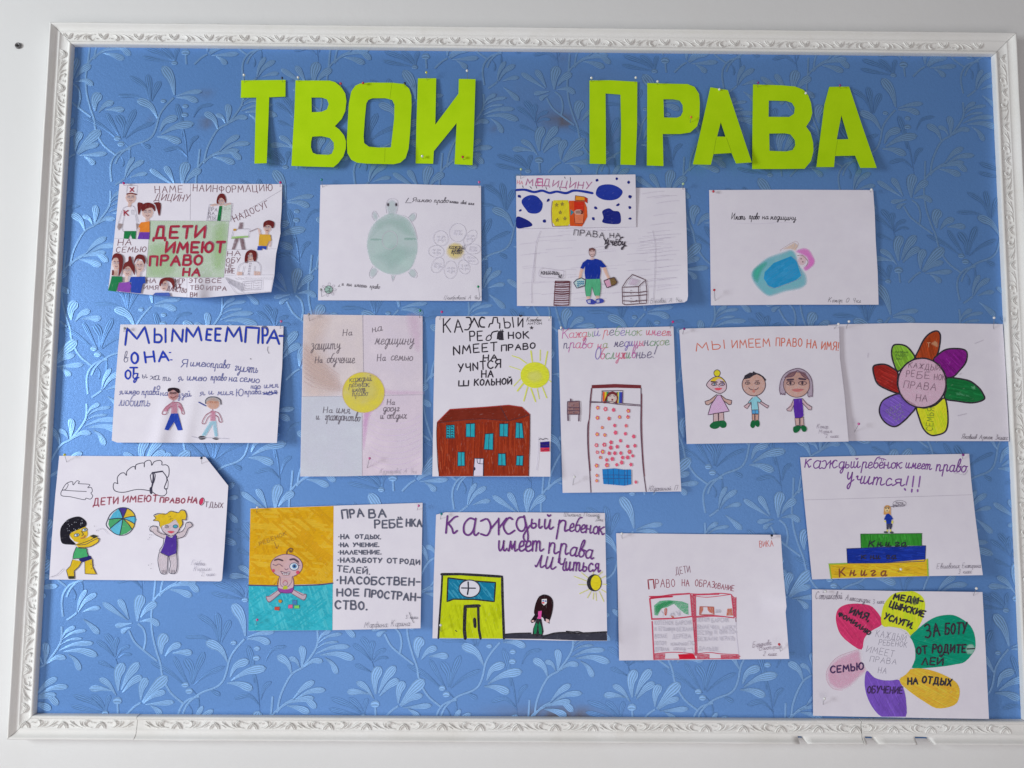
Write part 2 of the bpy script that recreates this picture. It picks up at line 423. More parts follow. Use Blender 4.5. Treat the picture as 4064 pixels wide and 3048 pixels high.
    def hatch(s, name, m, P, ang, n, w, L):
        P = pts(P); xs = [q[0] for q in P]; ys = [q[1] for q in P]; c, k = math.cos(ang), math.sin(ang); s.layer += 1
        for i in range(n):
            x = random.uniform(min(xs), max(xs)); y = random.uniform(min(ys), max(ys))
            ins = lambda u, v: inside(u-w*.6, v-w*.6, [P]) and inside(u+w*.6, v+w*.6, [P]) and inside(u+w*.6, v-w*.6, [P]) and inside(u-w*.6, v+w*.6, [P])
            if not ins(x, y): continue
            a = b = 0.0; La = L*random.uniform(.25, .6)
            while a < La and ins(x-c*(a+6), y-k*(a+6)): a += 6
            while b < La and ins(x+c*(b+6), y+k*(b+6)): b += 6
            if a+b < 8: continue
            j = random.uniform(-5, 5)
            s.S(name, m, [(x-c*a, y-k*a), (x+j*k, y-j*c), (x+c*b, y+k*b)], w*random.uniform(.6, 1.2), step=False)
            s.layer += .07
    def done(s):
        for nm, p in s.parts.items():
            if p['f']: mkobj(nm.split('#')[0], p['v'], p['f'], p['mats'], s.root, p['mi'], p['a'])
        return s
# ------------------------------------------------------------------ the wall
W, H = 1.678, 1.178
FR = 0.037
def mat_wall():
    n = NT('painted_plaster')
    a = n.noise(1.3, 4); b = n.noise(60, 4); c = n.noise(6, 3)
    col = n.mix(n.ramp(a, .3, .7), (0.76, 0.765, 0.765), (0.80, 0.80, 0.80))
    col = n.mix(n.ramp(c, .55, .8, 0, .35), col, (0.74, 0.73, 0.71))
    n.setc(col); n.bump(n.math('ADD', b, n.math('MULTIPLY', c, 2.0)), 0.25, 0.0012)
    return n.done(0.85, 0.15)
M_WALL = mat_wall()
V = []; Fq = []; nx = 90; nz = 60
for j in range(nz+1):
    for i in range(nx+1):
        x = -1.6+i*5.0/nx; z = -1.6+j*4.4/nz
        V.append((x, 0.0055+0.0012*noise.noise(Vector((x*3, z*3, 4))), z))
for j in range(nz):
    for i in range(nx):
        a = j*(nx+1)+i; Fq.append((a, a+1, a+nx+2, a+nx+1))
wall = mkobj('wall', V, Fq, M_WALL, smooth=True); wall['kind'] = 'structure'

# ------------------------------------------------------------------ notice board: panel, wallpaper, moulding
board = empty('notice_board', (W/2, 0, -FR), 'large school notice board with white carved moulding frame and blue leaf patterned wallpaper', 'notice board')
def box_mesh(x0, x1, y0, y1, z0, z1):
    v = [(x, y, z) for x in (x0, x1) for y in (y0, y1) for z in (z0, z1)]
    return v, [(0, 1, 3, 2), (4, 6, 7, 5), (0, 4, 5, 1), (2, 3, 7, 6), (0, 2, 6, 4), (1, 5, 7, 3)]
n = NT('panel_edge_blue'); n.setc((0.07, 0.17, 0.38)); M_PANEL = n.done(0.8, 0.2)
v, f = box_mesh(-FR+.004, W+FR-.004, 0.0006, 0.0040, -FR+.0035, H+FR-.004)
mkobj('backing_panel', v, f, M_PANEL, board)

def mat_wallpaper():
    n = NT('blue_wallpaper')
    a = n.noise(1200, 2); b = n.noise(3.0, 3); c = n.noise(180, 3)
    col = n.mix(n.ramp(b, .3, .7), (0.116, 0.274, 0.620), (0.138, 0.306, 0.660))
    col = n.mix(n.ramp(a, .3, .7, 0.0, 0.28), col, (0.16, 0.33, 0.70))
    at = n.n('ShaderNodeAttribute'); at.attribute_name = 'a'
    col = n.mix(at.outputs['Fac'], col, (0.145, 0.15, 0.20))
    n.setc(col); n.bump(n.math('ADD', a, c), 0.55, 0.0005)
    return n.done(0.42, 0.3, 0.30)
M_WP = mat_wallpaper()
stains_and_patches = [(2150, 400, .11, .055, .22), (2400, 330, .06, .03, .18), (2215, 478, .034, .016, .75), (2240, 480, .012, .010, .7), (818, 372, .011, .008, .8), (820, 488, .013, .010, .9), (1955, 385, .008, .008, .5), (1962, 508, .010, .008, .5),  # small stains, and broad faint darker areas near the top
          (2240, 225, .02, .02, .35), (2140, 2835, .09, .014, .8), (2260, 2838, .05, .012, .7), (600, 470, .006, .006, .4), (2440, 520, .012, .03, .35)]  # the wide flat entries darken strips along the bottom edge
SP = [(unproj(a, b, 0), c, d, e) for a, b, c, d, e in stains_and_patches]
V = []; Fq = []; A = []; nx = 170; nz = 120
for j in range(nz+1):
    for i in range(nx+1):
        x = -.03+i*(W+.06)/nx; z = -.03+j*(H+.06)/nz
        V.append((x, -0.0001-0.0003*max(0, noise.noise(Vector((x*7, z*2.5, 9))))-.0003*max(0, noise.noise(Vector((x*2, z*9, 3)))), z))
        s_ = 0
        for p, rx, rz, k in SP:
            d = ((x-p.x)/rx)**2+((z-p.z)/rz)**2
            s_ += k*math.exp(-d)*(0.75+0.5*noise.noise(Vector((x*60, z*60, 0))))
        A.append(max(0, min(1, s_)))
for j in range(nz):
    for i in range(nx):
        a = j*(nx+1)+i; Fq.append((a, a+1, a+nx+2, a+nx+1))
wallpaper = mkobj('wallpaper', V, Fq, M_WP, board, alpha=A, smooth=True)

def mat_plaster():
    n = NT('white_polystyrene')
    a = n.noise(8, 4); b = n.noise(260, 3); c = n.noise(40, 3)
    col = n.mix(n.ramp(a, .35, .75), (0.86, 0.86, 0.85), (0.80, 0.79, 0.76))
    col = n.mix(n.ramp(c, .62, .8, 0, .35), col, (0.70, 0.67, 0.62))
    n.setc(col); n.bump(n.math('ADD', b, c), 0.25, 0.0006)
    return n.done(0.75, 0.15)
M_PL = mat_plaster()
PROF = [(0, .0003), (0, .011), (.0012, .0142), (.0035, .0150), (.006, .0142), (.0078, .0118), (.0095, .0112), (.018, .0118), (.0262, .0130), (.0275, .0144), (.0292, .0148),
        (.0308, .0142), (.0330, .0140), (.0370, .0152), (.0400, .0180), (.0425, .0214), (.0440, .0228), (.0458, .0230), (.0470, .0220), (.0475, .0195), (.0473, -.0035)]
PROF = [(u*.78, h*.86 if h > .001 else h) for u, h in PROF]
C0, C1, D0, D1 = 0, W, 0, H
# each side: corner start, direction along, outward direction
SIDES = {'top': ((C0, D1), (1, 0), (0, 1), C1-C0), 'bottom': ((C0, D0), (1, 0), (0, -1), C1-C0), 'left': ((C0, D0), (0, 1), (-1, 0), D1-D0), 'right': ((C1, D0), (0, 1), (1, 0), D1-D0)}
def moulding(side, t0=None, t1=None, shift=0.0, dh=0.0, notches=(), label=None):
    (cx, cz), (ax, az), (ox, oz), L = SIDES[side]
    m0, m1 = t0 is None, t1 is None
    ta, tb = (0 if m0 else t0), (L if m1 else t1)
    st = []; n_ = max(4, int((tb-ta)/.012))
    for i in range(n_+1): st.append(ta+(tb-ta)*i/n_)
    for a, b in notches:
        st = [t for t in st if not (a-.003 < t < b+.003)]+[a-.0006, a, b-.002, b+.0025, (a+b)/2]
    st.sort()
    V = []; F = []; np_ = len(PROF)
    for si, t in enumerate(st):
        nt = 0
        for a, b in notches:
            if a-1e-6 <= t <= b: nt = 1 if t < b-.0021 else .75
        for pi, (u, h) in enumerate(PROF):
            tt = t
            if m0: k = max(0, 1-(t-ta)/.08); tt -= u*k - 0.0004*k
            if m1: k = max(0, 1-(tb-t)/.08); tt += u*k - 0.0004*k
            uu = u
            nzv = noise.noise(Vector((t*14, pi*.15, hash(side) % 1*0+len(side)*3)))*.0005
            if pi >= 18: uu += noise.noise(Vector((t*28, 3, len(side))))*.0012
            if nt and u > .0265: uu = .0265+(u-.0265)*(1-nt)*.7+.0004*pi/20; h = h if pi < 13 else .0120*(20-pi)/8 + (h if pi == 20 else 0)*1
            x = cx+ax*tt+ox*(uu+shift); z = cz+az*tt+oz*(uu+shift)
            V.append((x, -(h+nzv*(h > .001)+(dh if h > .001 else 0)), z))
    for i in range(len(st)-1):
        for j in range(np_-1):
            a = i*np_+j; F.append((a, a+np_, a+np_+1, a+1))
    nv = len(V); V += V[:np_]+V[nv-np_:nv]
    F.append(tuple(range(nv, nv+np_))); F.append(tuple(range(nv+2*np_-1, nv+np_-1, -1)))
    fix = []
    for f in F:
        fix.append(f)
    o = mkobj('moulding', V, fix, M_PL, board)
    for p in o.data.polygons: p.use_smooth = len(p.vertices) == 4
    if label: o['label'] = label
    return o
def tsrc(x, y, side): # photo pixel -> distance along a side
    p = unproj(x, y, .012); (cx, cz), (ax, az), _, _ = SIDES[side]
    return (p.x-cx)*ax+(p.z-cz)*az
tj1 = tsrc(542, 2880, 'bottom'); tj2 = tsrc(3420, 2900, 'bottom')
nts = [tuple(tsrc(x, 2945, 'bottom') for x in ab) for ab in ((3168, 3194), (3434, 3474), (3632, 3694))]
PIECES = [('top', moulding('top'), 0, C1-C0), ('left', moulding('left'), 0, D1-D0), ('right', moulding('right'), 0, D1-D0),
          ('bottom', moulding('bottom', None, tj1-.0003, 0.0, 0.0, label='left end of the bottom moulding with a worn outer edge'), 0, tj1),
          ('bottom', moulding('bottom', tj1+.0003, tj2-.0005, 0.0006, -.0003, nts[:1]), tj1, tj2),
          ('bottom', moulding('bottom', tj2+.0008, None, 0.0003, 0.0003, nts[1:], label='right end of the bottom moulding with broken notches'), tj2, C1-C0)]

def ridge(P, w, hgt, taper=True, n=4):
    """half-round raised ridge through 2-D points (metres): verts (x, y, h)"""
    P = catmull(P, False, n); V = []; F = []; N = len(P)
    for i, (x, y) in enumerate(P):
        a = P[max(i-1, 0)]; b = P[min(i+1, N-1)]; dx, dy = b[0]-a[0], b[1]-a[1]; L = math.hypot(dx, dy) or 1
        dx, dy = dx/L, dy/L; t = i/(N-1)
        k = (0.35+0.65*math.sin(math.pi*min(1, .15+t*.85))) if taper else 1
        for q, hh in ((-1, -.3), (-.6, .7), (0, 1), (.6, .7), (1, -.3)):
            V.append((x-dy*w*.5*k*q, y+dx*w*.5*k*q, hgt*hh*(.5+.5*k)))
    for i in range(N-1):
        for j in range(4):
            a = i*5+j; F.append((a, a+1, a+6, a+5))
    return V, F
def join(lst):
    V = []; F = []
    for v, f in lst:
        b = len(V); V += v; F += [tuple(b+i for i in q) for q in f]
    return V, F
mm = lambda s: [(x/1000, y/1000) for x, y in pts(s)]
SHELL = join([ridge(mm("-8.5,0 -6.5,6 -2.5,10.5 0,12 2.5,10.5 6.5,6 8.5,0"), .0017, .0011, False), ridge(mm("-5.4,0 -3.6,4.5 0,8.8 3.6,4.5 5.4,0"), .0014, .0009, False)])
SCROLL = join([ridge(mm("15,2 20.5,2.5 25,5.5 27,10 25,14.5 21.5,14.8 20,12.6"), .0022, .0013), ridge(mm("25.5,2 31,5 34,9.5 34.5,14"), .0018, .0011),
               ridge(mm("31,1 40,4.2 47,9.5 51,14.5"), .0022, .0012), ridge(mm("45,2.5 50,6 53.5,7"), .0016, .0008),
               ridge(mm("11.5,12 13.5,10.5 15.5,12.2"), .0016, .0009)])
def relief_mesh(name, VF, mir):
    V, F = VF
    me = bpy.data.meshes.new(name)
    # local: x along, z outward (relief axis y' measured inward from the outer ridge), y toward the viewer negative
    me.from_pydata([((-x if mir else x), -h*1.4, y*.85) for x, y, h in V], [], [f[::-1] if mir else f for f in F])
    me.materials.append(M_PL); me.polygons.foreach_set('use_smooth', [True]*len(me.polygons)); return me
MES = {'shell': relief_mesh('shell_relief', SHELL, False), 'scroll': relief_mesh('scroll_relief', SCROLL, False), 'scrollm': relief_mesh('scroll_relief', SCROLL, True)}
PER = 0.0637
ph = {'top': tsrc(740/2.765, 400/2.765, 'top'), 'left': 0.012, 'right': 0.022, 'bottom': tsrc(750/3.027, 2500+1150/3.027, 'bottom')}
for side, pc, ta, tb in PIECES:
    (cx, cz), (ax, az), (ox, oz), L = SIDES[side]
    # orientation: local x -> along, local z -> inward
    X = Vector((ax, 0, az)); Z = Vector((-ox, 0, -oz)); Y = Vector((0, 1, 0))
    if X.cross(Y).dot(Z) < 0: sgn = -1
    else: sgn = 1
    Mx = Matrix((X*sgn, Y, Z)).transposed() if True else None
    k0 = int((ta-.06-ph[side])/PER)-1; k = k0
    pieces = []
    while ph[side]+k*PER < tb+.04:
        t = ph[side]+k*PER
        if t > ta+(.004 if ta > 0 else -.022) and t < tb-(.004 if tb < L else -.022): pieces.append(('shell_relief', 'shell', t))
        odd = k % 2
        # scroll from curl shell to leaf shell
        if odd: lo, d = t, 1
        else: lo, d = t+PER, -1
        a, b = sorted((lo+d*.011, lo+d*.055))
        if a > ta-.012 and b < tb+.012: pieces.append(('scroll_relief', 'scroll' if d*sgn > 0 else 'scrollm', lo))
        k += 1
    for nm, key, t in pieces:
        o = bpy.data.objects.new(nm, MES[key]); COL.objects.link(o); o.parent = pc
        u = .0203
        loc = Vector((cx+ax*t+ox*u, -.0109, cz+az*t+oz*u))
        tilt = Matrix.Rotation(math.atan2(.0016, .0132), 3, 'X')
        o.matrix_local = Matrix.Translation(loc-Vector(board.location)) @ (Mx @ tilt).to_4x4()

# small loose chip marks near the top left of the frame
# ------------------------------------------------------------------ screw in the wall
scr = empty('wall_screw', unproj(71.6, 181, -.004), 'grey round screw head driven into the white wall left of the frame', 'screw')
def disc(cx, y0, cz, prof, n=24):
    V = []; F = []
    for r, h in prof:
        for i in range(n):
            t = i*math.tau/n; V.append((cx+r*math.cos(t), y0-h, cz+r*math.sin(t)))
    for k in range(len(prof)-1):
        for i in range(n):
            j = (i+1) % n; F.append((k*n+i, k*n+j, (k+1)*n+j, (k+1)*n+i))
    F.append(tuple(range((len(prof)-1)*n, len(prof)*n)))
    return V, F
n = NT('dull_steel'); n.setc((0.16, 0.155, 0.16)); M_ST = n.done(0.45, .5, .6)
n = NT('dark_recess'); n.setc((0.04, 0.04, 0.04)); M_DK = n.done(0.8, .2)
c = scr.location
v, f = disc(c.x, 0.0045, c.z, [(.0058, 0), (.0056, .0012), (.0048, .0022), (.0036, .0026), (.0030, .0016), (.0026, .0014)])
mkobj('screw_head', v, f, M_ST, scr, smooth=True)
v, f = join([box_mesh(c.x-.0018, c.x+.0018, .0020, .0032, c.z-.0004, c.z+.0004), box_mesh(c.x-.0004, c.x+.0004, .0019, .0031, c.z-.0018, c.z+.0018)])
mkobj('cross_slot', v, f, M_DK, scr)
# ------------------------------------------------------------------ cut-out title letters
WHITE[0] = 208
def mat_card():
    n = NT('lime_card')
    a = n.noise(25, 3); b = n.noise(900, 2)
    n.setc(n.mix(n.ramp(a, .3, .7), (0.45, 0.73, 0.005), (0.50, 0.78, 0.008))); n.bump(b, .3, .0003)
    return n.done(.8, .08)
M_CARD = mat_card()
n = NT('lime_card_seam'); n.setc((0.26, 0.42, 0.01)); M_SEAM = n.done(.8, .1)
def ell(cx, cy, rx, ry, n=20): return [(cx+rx*math.cos(i*math.tau/n), cy+ry*math.sin(i*math.tau/n)) for i in range(n)]
TW = (900, 260, 2.1269); PR = (2280, 280, 1.7839)
def letter(label, tr, quad, loops, hf, seams=()):
    s = Sheet('paper_letter', label, tr, quad, loops, hf, 208, .0026, M_CARD, 'letter', 'lime green cut-out letters of the title', .0004, 14, .0006)
    for q in seams: s.S('glued_seam', M_SEAM, q, 2.2, False)
    s.done(); return s
letter('lime green cut-out letter Т, first letter of the first word', TW, "118,120 498,120 498,830 118,830",
    ["121,125 496,121 495,262 358,268 350,500 337,824 233,828 240,500 248,270 117,272 120,200"], lambda a, b: .010*b*b)
letter('lime green cut-out letter В between the Т and the О', TW, "545,123 1012,123 1012,858 545,858",
    ["580,125 870,127 915,140 965,180 1000,235 1010,300 1000,385 970,450 912,512 950,540 990,590 1006,640 1005,700 985,765 940,825 900,858 700,853 545,847 555,650 570,400",
     "715,270 800,270 845,285 860,325 845,370 800,390 717,394", "722,600 800,596 870,612 902,650 904,700 885,745 860,753 760,750 725,735 710,690 712,640"], lambda a, b: .006*b*b+.002*a)
letter('lime green cut-out letter О, the only round letter of the title', TW, "1012,140 1560,140 1560,835 1012,835",
    ["1200,143 1400,145 1495,155 1540,195 1558,250 1560,340 1548,560 1535,700 1510,780 1465,820 1410,833 1180,828 1100,820 1050,795 1018,740 1013,640 1022,450 1030,320 1050,220 1085,170 1120,153",
     "1230,276 1340,276 1395,290 1415,330 1412,450 1385,690 1280,692 1200,685 1160,655 1155,600 1165,450 1178,320 1195,290"], lambda a, b: .009*b*b+.004*b*a, ("1395,146 1385,210 1377,276", "1336,700 1332,815"))
letter('lime green cut-out letter И without its breve, last letter of the first word', TW, "1595,105 2100,105 2100,840 1595,840",
    ["1613,108 1768,107 1760,500 1955,238 1958,112 2100,115 2085,600 2074,841 1922,833 1940,485 1748,722 1742,829 1593,826 1600,500"], lambda a, b: .004*math.sin(b*3)+.003*a)
letter('lime green cut-out letter П, first letter of the second word', PR, "105,68 445,68 445,668 105,668",
    ["106,70 250,68 445,79 443,400 433,669 325,666 330,400 325,170 220,162 222,400 223,662 107,659 106,400"], lambda a, b: .009*b*b)
letter('lime green cut-out letter Р, second letter of the second word', PR, "512,88 890,88 890,676 512,676",
    ["515,88 700,93 800,95 850,115 882,165 888,230 884,340 868,395 820,438 750,449 625,449 630,676 512,672 514,400", "630,203 700,203 745,212 766,245 767,290 752,322 725,333 634,332"], lambda a, b: .006*b*b+.002*b*a)
letter('lime green cut-out letter А between the Р and the В of the second word', PR, "838,118 1256,118 1256,668 838,668",
    ["962,118 1086,138 1255,650 1144,658 1112,583 984,591 966,667 838,664 890,440", "1036,365 1070,468 1010,467"], lambda a, b: .004+.010*b*b, ("1004,475 984,588", "1075,475 1112,582"))
letter('lime green cut-out letter В in the second word, the widest letter', PR, "1258,98 1692,98 1692,698 1258,698",
    ["1264,98 1450,103 1560,112 1620,135 1655,175 1675,230 1684,300 1670,350 1640,397 1672,440 1690,510 1692,570 1675,640 1630,695 1440,697 1258,697 1260,400",
     "1376,212 1500,215 1540,228 1560,262 1555,305 1520,328 1374,327", "1379,446 1490,444 1530,452 1560,490 1563,530 1545,562 1500,572 1381,568"], lambda a, b: .007*b*b)
letter('lime green cut-out letter А at the far right end of the title', PR, "1713,113 2140,113 2140,690 1713,690",
    ["1804,115 1945,113 2040,400 2140,689 2024,689 1988,602 1844,605 1838,683 1713,683 1770,240", "1890,315 1940,485 1857,487"], lambda a, b: .010*b*b, ("1862,495 1845,600",))

# ------------------------------------------------------------------ the drawings
SH = {}
Z = 2.765
G = 'children drawings pinned on the notice board'
def sheet(key, label, x0, y0, k, quad, **kw):
    s = Sheet('drawing_sheet', label, (x0, y0, k), quad, cat='drawing', group=G, **kw); SH[key] = s; return s

# A ---- top left, brown lettering on green
s = sheet('A', 'red capitals on a green panel surrounded by small people, right edge curling off', 400, 680, Z, "205,137 1990,140 1880,1360 80,1325", white=222,
    outline=["205,137 600,132 1000,134 1500,138 1990,140 1985,400 1978,500 1970,600 1972,680 1955,760 1925,900 1915,1000 1905,1140 1870,1325 1500,1355 1200,1382 1100,1388 900,1380 700,1368 430,1345 80,1308 130,900 160,600 185,350"],
    hf=lambda a, b: .020*a*a*b*b+.006*max(0, a-.75)*4*(0.5+.5*math.sin(b*17))*b+.008*math.exp(-((a-.55)/.06)**2)*max(0, b-.75)*4+.004*b)
br = ink(110, 50, 62); pen = ink(95, 80, 100, 'b'); red = ink(170, 45, 65, 'm'); skin = ink(222, 180, 160, 'p', 1.2); hair = ink(112, 38, 38, 'm', 1.3)
gray = ink(135, 130, 140, 'b'); lil = ink(150, 90, 110)
s.F('green_panel', ink(190, 212, 175, 'p', 1.5), "540,540 1410,545 1350,1165 495,1165")
s.F('green_panel', ink(178, 206, 150, 'p', 1.35), "1230,600 1400,580 1360,1060 1210,1040", True, 90)
s.F('green_panel', ink(182, 207, 160, 'p', 1.6), "540,800 830,830 800,1150 510,1150", True, 90)
for q in ("540,540 1410,545", "1410,545 1350,1165", "540,540 495,1165", "495,1165 1350,1165", "985,135 980,535", "1985,205 1430,530", "150,735 540,745", "1380,860 1925,850", "945,1165 945,1375", "1355,1140 1900,1135"): s.S('pencil_lines', gray, q, 3, False)
s.T('lettering', br, 'НАМЕ', "595,235 895,230", 75, 7); s.T('lettering', br, 'ДИЦИНУ', "585,318 960,330", 75, 7, .3)
s.T('lettering', br, 'НАИНФОРМАЦИЮ', "1010,215 1400,235 1880,215", 75, 7)
s.T('lettering', br, 'НАДОСУГ', "1470,555 1850,385", 70, 7); s.T('lettering', br, 'НА', "185,815 330,810", 65, 7, .2); s.T('lettering', br, 'СЕМЬЮ', "165,890 490,885", 60, 7, .2)
s.T('lettering', pen, 'ПРА', "1185,435 1275,440", 42, 5); s.T('lettering', pen, 'ВА', "1180,480 1245,480", 36, 5); s.T('lettering', pen, 'РЕБЁ', "1175,528 1270,528", 38, 5); s.T('lettering', pen, 'НКА', "1335,430 1420,425", 36, 5)
for tx, b, h, w in (('ДЕТИ', "580,735 1135,725", 125, 24), ('ИМЕЮТ', "710,890 1345,885", 110, 24), ('ПРАВО', "535,1032 1105,1025", 100, 22), ('НА', "900,1140 1080,1145", 78, 18)):
    s.T('red_capitals', lil, tx, b, h, w+6, .12); s.T('red_capitals', red, tx, b, h, w, .12)
for tx, b in (('НА', "1385,930 1530,925"), ('ОБУ', "1375,1005 1525,1000"), ('ЧЕ', "1370,1065 1455,1065"), ('НИЕ', "1365,1120 1465,1120")): s.T('lettering', br, tx, b, 55, 6, .1)
for tx, b in (('НА', "500,1225 600,1225"), ('ИМЯ', "470,1295 625,1300"), ('ИГР', "815,1225 915,1225"), ('АЖ', "800,1280 880,1280"), ('ДАНСТВО', "725,1305 935,1335"), ('ЭТО', "965,1225 1110,1220"), ('ВСЁ', "1150,1225 1320,1220"), ('ТВО', "980,1300 1125,1295"), ('ИПРА', "1160,1305 1375,1310"), ('ВИ', "980,1378 1050,1375")): s.T('lettering', br, tx, b, 48, 6, .1)
def head(s, cx, cy, rx, ry, hm=None, hp=None, sk=None, part='drawn_person', face=True, w=4):
    s.E(part, sk or skin, cx, cy, rx, ry)
    if hp: s.F(part, hm, hp, True)
    if face:
        for d in (-.38, .38): s.EO(part, pen, cx+d*rx, cy-.1*ry, rx*.22, ry*.13, w*1.3); s.S(part, br, [(cx+d*rx-rx*.2, cy-.32*ry), (cx+d*rx+rx*.2, cy-.34*ry)], w)
        s.S(part, gray, [(cx, cy), (cx-rx*.12, cy+ry*.25), (cx+rx*.05, cy+ry*.27)], w)
        s.S(part, br, [(cx-rx*.3, cy+ry*.5), (cx, cy+ry*.6), (cx+rx*.3, cy+ry*.48)], w)
# doctor
s.g = '1'
s.S('drawn_person', gray, "290,155 400,155 395,240 280,240 290,155", 4, False); s.S('drawn_person', red, "320,180 360,220", 11, False); s.S('drawn_person', red, "360,178 320,222", 11, False)
head(s, 328, 290, 58, 60); s.F('drawn_person', skin, "300,340 345,340 325,395 295,390"); s.S('drawn_person', hair, "285,250 330,240 390,255", 12)
s.S('drawn_person', gray, "255,395 225,450 190,570", 4); s.S('drawn_person', gray, "255,395 320,380 370,400 410,560", 4); s.S('drawn_person', gray, "255,480 240,655 390,655 375,470", 4)
s.F('drawn_person', ink(150, 125, 118, 'p'), "190,570 245,575 225,620 195,650 178,610"); s.F('drawn_person', ink(150, 125, 118, 'p'), "385,570 425,575 415,610 390,640")
s.T('drawn_person', red, 'К', "255,485 300,485", 55, 11); s.S('drawn_person', gray, "335,425 360,425 358,470 335,470 335,425", 4, False)
s.F('drawn_person', ink(30, 125, 70, 'm', 1.4), "258,655 388,655 380,742 345,742 325,690 300,742 250,738")
s.g = '2'
head(s, 512, 450, 62, 68, hair, "455,440 450,390 480,350 540,345 590,380 590,440 560,400 500,410"); s.F('drawn_person', hair, "455,350 405,345 405,420 415,480 435,430 460,380", True); s.F('drawn_person', hair, "580,345 650,345 655,420 640,490 620,430 600,370", True)
s.F('drawn_person', skin, "490,510 530,510 530,550 485,550"); s.F('drawn_person', ink(228, 130, 45, 'm', 1.1), "440,560 535,548 535,670 425,665 430,620 410,610"); s.F('drawn_person', ink(110, 60, 165, 'm', 1.2), "425,668 535,668 530,745 402,742")
s.F('drawn_person', skin, "410,600 428,620 420,680 400,710")
s.g = '3'
head(s, 1315, 330, 42, 50, hair, "1270,340 1280,280 1310,245 1350,250 1372,300 1370,350 1350,310 1320,290 1295,310 1290,360"); s.S('drawn_book', gray, "1190,365 1440,350 1425,545 1160,540 1190,365", 4, False)
s.F('drawn_book', ink(212, 226, 205, 'p', .2), "1335,370 1435,365 1420,540 1320,540"); s.F('drawn_book', ink(20, 115, 60, 'm', 1.5), "1300,380 1332,380 1312,545 1275,540")
s.F('drawn_person', skin, "1195,375 1250,350 1290,370 1220,385"); s.F('drawn_person', skin, "1345,365 1420,340 1430,360 1360,380")
s.g = '4'
brn = ink(115, 75, 80, 'p', 1.4); s.F('drawn_easel', brn, "1525,560 1563,560 1555,630 1503,630"); s.F('drawn_easel', brn, "1472,735 1515,735 1470,860 1435,858"); s.F('drawn_easel', brn, "1520,735 1565,735 1588,860 1545,862")
s.S('drawn_easel', gray, "1455,635 1630,630 1620,720 1428,740 1455,635", 4, False); s.F('drawn_easel', ink(150, 200, 90, 'p', .1), "1440,715 1620,705 1618,725 1430,740"); s.F('drawn_easel', ink(205, 150, 60, 'm'), "1455,630 1490,630 1480,650 1455,655")
head(s, 1825, 620, 42, 50, hair, "1785,615 1790,560 1840,535 1895,555 1900,600 1880,625 1860,595 1820,590"); s.F('drawn_person', skin, "1805,660 1840,650 1835,700 1800,700"); s.S('drawn_person', brn, "1635,660 1720,625", 9, False)
s.F('drawn_person', ink(215, 165, 55, 'm', 1.2), "1740,690 1860,695 1870,760 1845,765 1820,820 1730,815"); s.F('drawn_person', skin, "1720,620 1750,640 1755,690 1735,695"); s.F('drawn_person', ink(45, 75, 170, 'm', 1.4), "1722,820 1820,820 1812,862 1770,840 1762,865 1715,865"); s.F('drawn_person', skin, "1845,765 1870,765 1858,840 1835,820")
s.g = '5'
head(s, 1640, 935, 42, 55, hair, "1578,990 1590,900 1640,862 1700,880 1710,940 1690,990 1670,960 1660,900 1625,905 1605,1000"); s.S('drawn_person', gray, "1500,1100 1520,1030 1600,995 1700,990 1745,1030 1752,1100", 4); s.S('drawn_person', gray, "1570,1040 1550,1140", 4); s.S('drawn_person', gray, "1685,1040 1680,1140", 4)
for i in range(5): s.S('drawn_person', pen, [(1637-i*4, 1005+i*28), (1632-i*4, 1018+i*28)], 9, False)
s.F('drawn_person', skin, "1495,1100 1555,1105 1550,1140 1490,1140"); s.F('drawn_person', skin, "1682,1095 1752,1100 1748,1140 1680,1140")
for i in range(26): s.S('drawn_desk', gray, [(1375+i*8+random.uniform(-4, 4), 1165+i*3), (1400+i*6, 1225+i*4)], 3, False)
for i in range(12): s.S('drawn_desk', gray, [(1470+i*36, 1165+random.uniform(-6, 6)), (1500+i*34, 1190)], 3, False)
s.S('drawn_desk', gray, "1560,1210 1765,1195 1760,1295 1545,1305 1560,1210", 4, False); s.S('drawn_desk', gray, "1660,1205 1650,1300", 4)
for i in range(3):
    s.S('drawn_desk', gray, [(1575, 1225+i*27), (1600, 1232+i*27), (1640, 1226+i*27)], 4); s.S('drawn_desk', gray, [(1670, 1220+i*27), (1700, 1228+i*27), (1740, 1218+i*27)], 4)
s.S('drawn_desk', gray, "1360,1160 1480,1340 1865,1320 1895,1140", 3, False)
# family bottom left
for cx, cy, hp in ((170, 1010, "120,985 135,920 180,898 235,930 242,1010 225,1100 195,1150 200,1060 190,960 150,950"), (290, 1090, "245,1080 260,1010 300,985 305,940 330,935 345,1000 370,1050 372,1140 345,1090 300,1040"), (425, 1040, "365,1010 380,940 420,910 470,930 490,985 480,1020 450,970 400,960")): s.g = str(cx); head(s, cx, cy, 48, 62, hair, hp)
s.g = '170'; s.F('drawn_person', hair, "125,1080 150,1090 155,1145 120,1140"); s.F('drawn_person', skin, "145,1060 190,1060 185,1150 140,1145"); s.g = '290'; s.F('drawn_person', skin, "265,1140 300,1140 295,1215 260,1215"); s.g = '425'; s.F('drawn_person', skin, "395,1095 430,1095 425,1160 390,1160")
s.g = '170'; s.F('drawn_person', ink(30, 125, 75, 'm', 1.4), "120,1150 235,1155 235,1210 195,1220 165,1320 78,1308 105,1220"); s.g = '425'; s.F('drawn_person', ink(45, 75, 170, 'm', 1.3), "330,1158 485,1155 490,1225 460,1235 435,1340 330,1330 335,1220 310,1215"); s.g = '290'; s.F('drawn_person', ink(140, 75, 170, 'm', 1.2), "205,1225 315,1212 335,1260 315,1330 185,1315 190,1260")
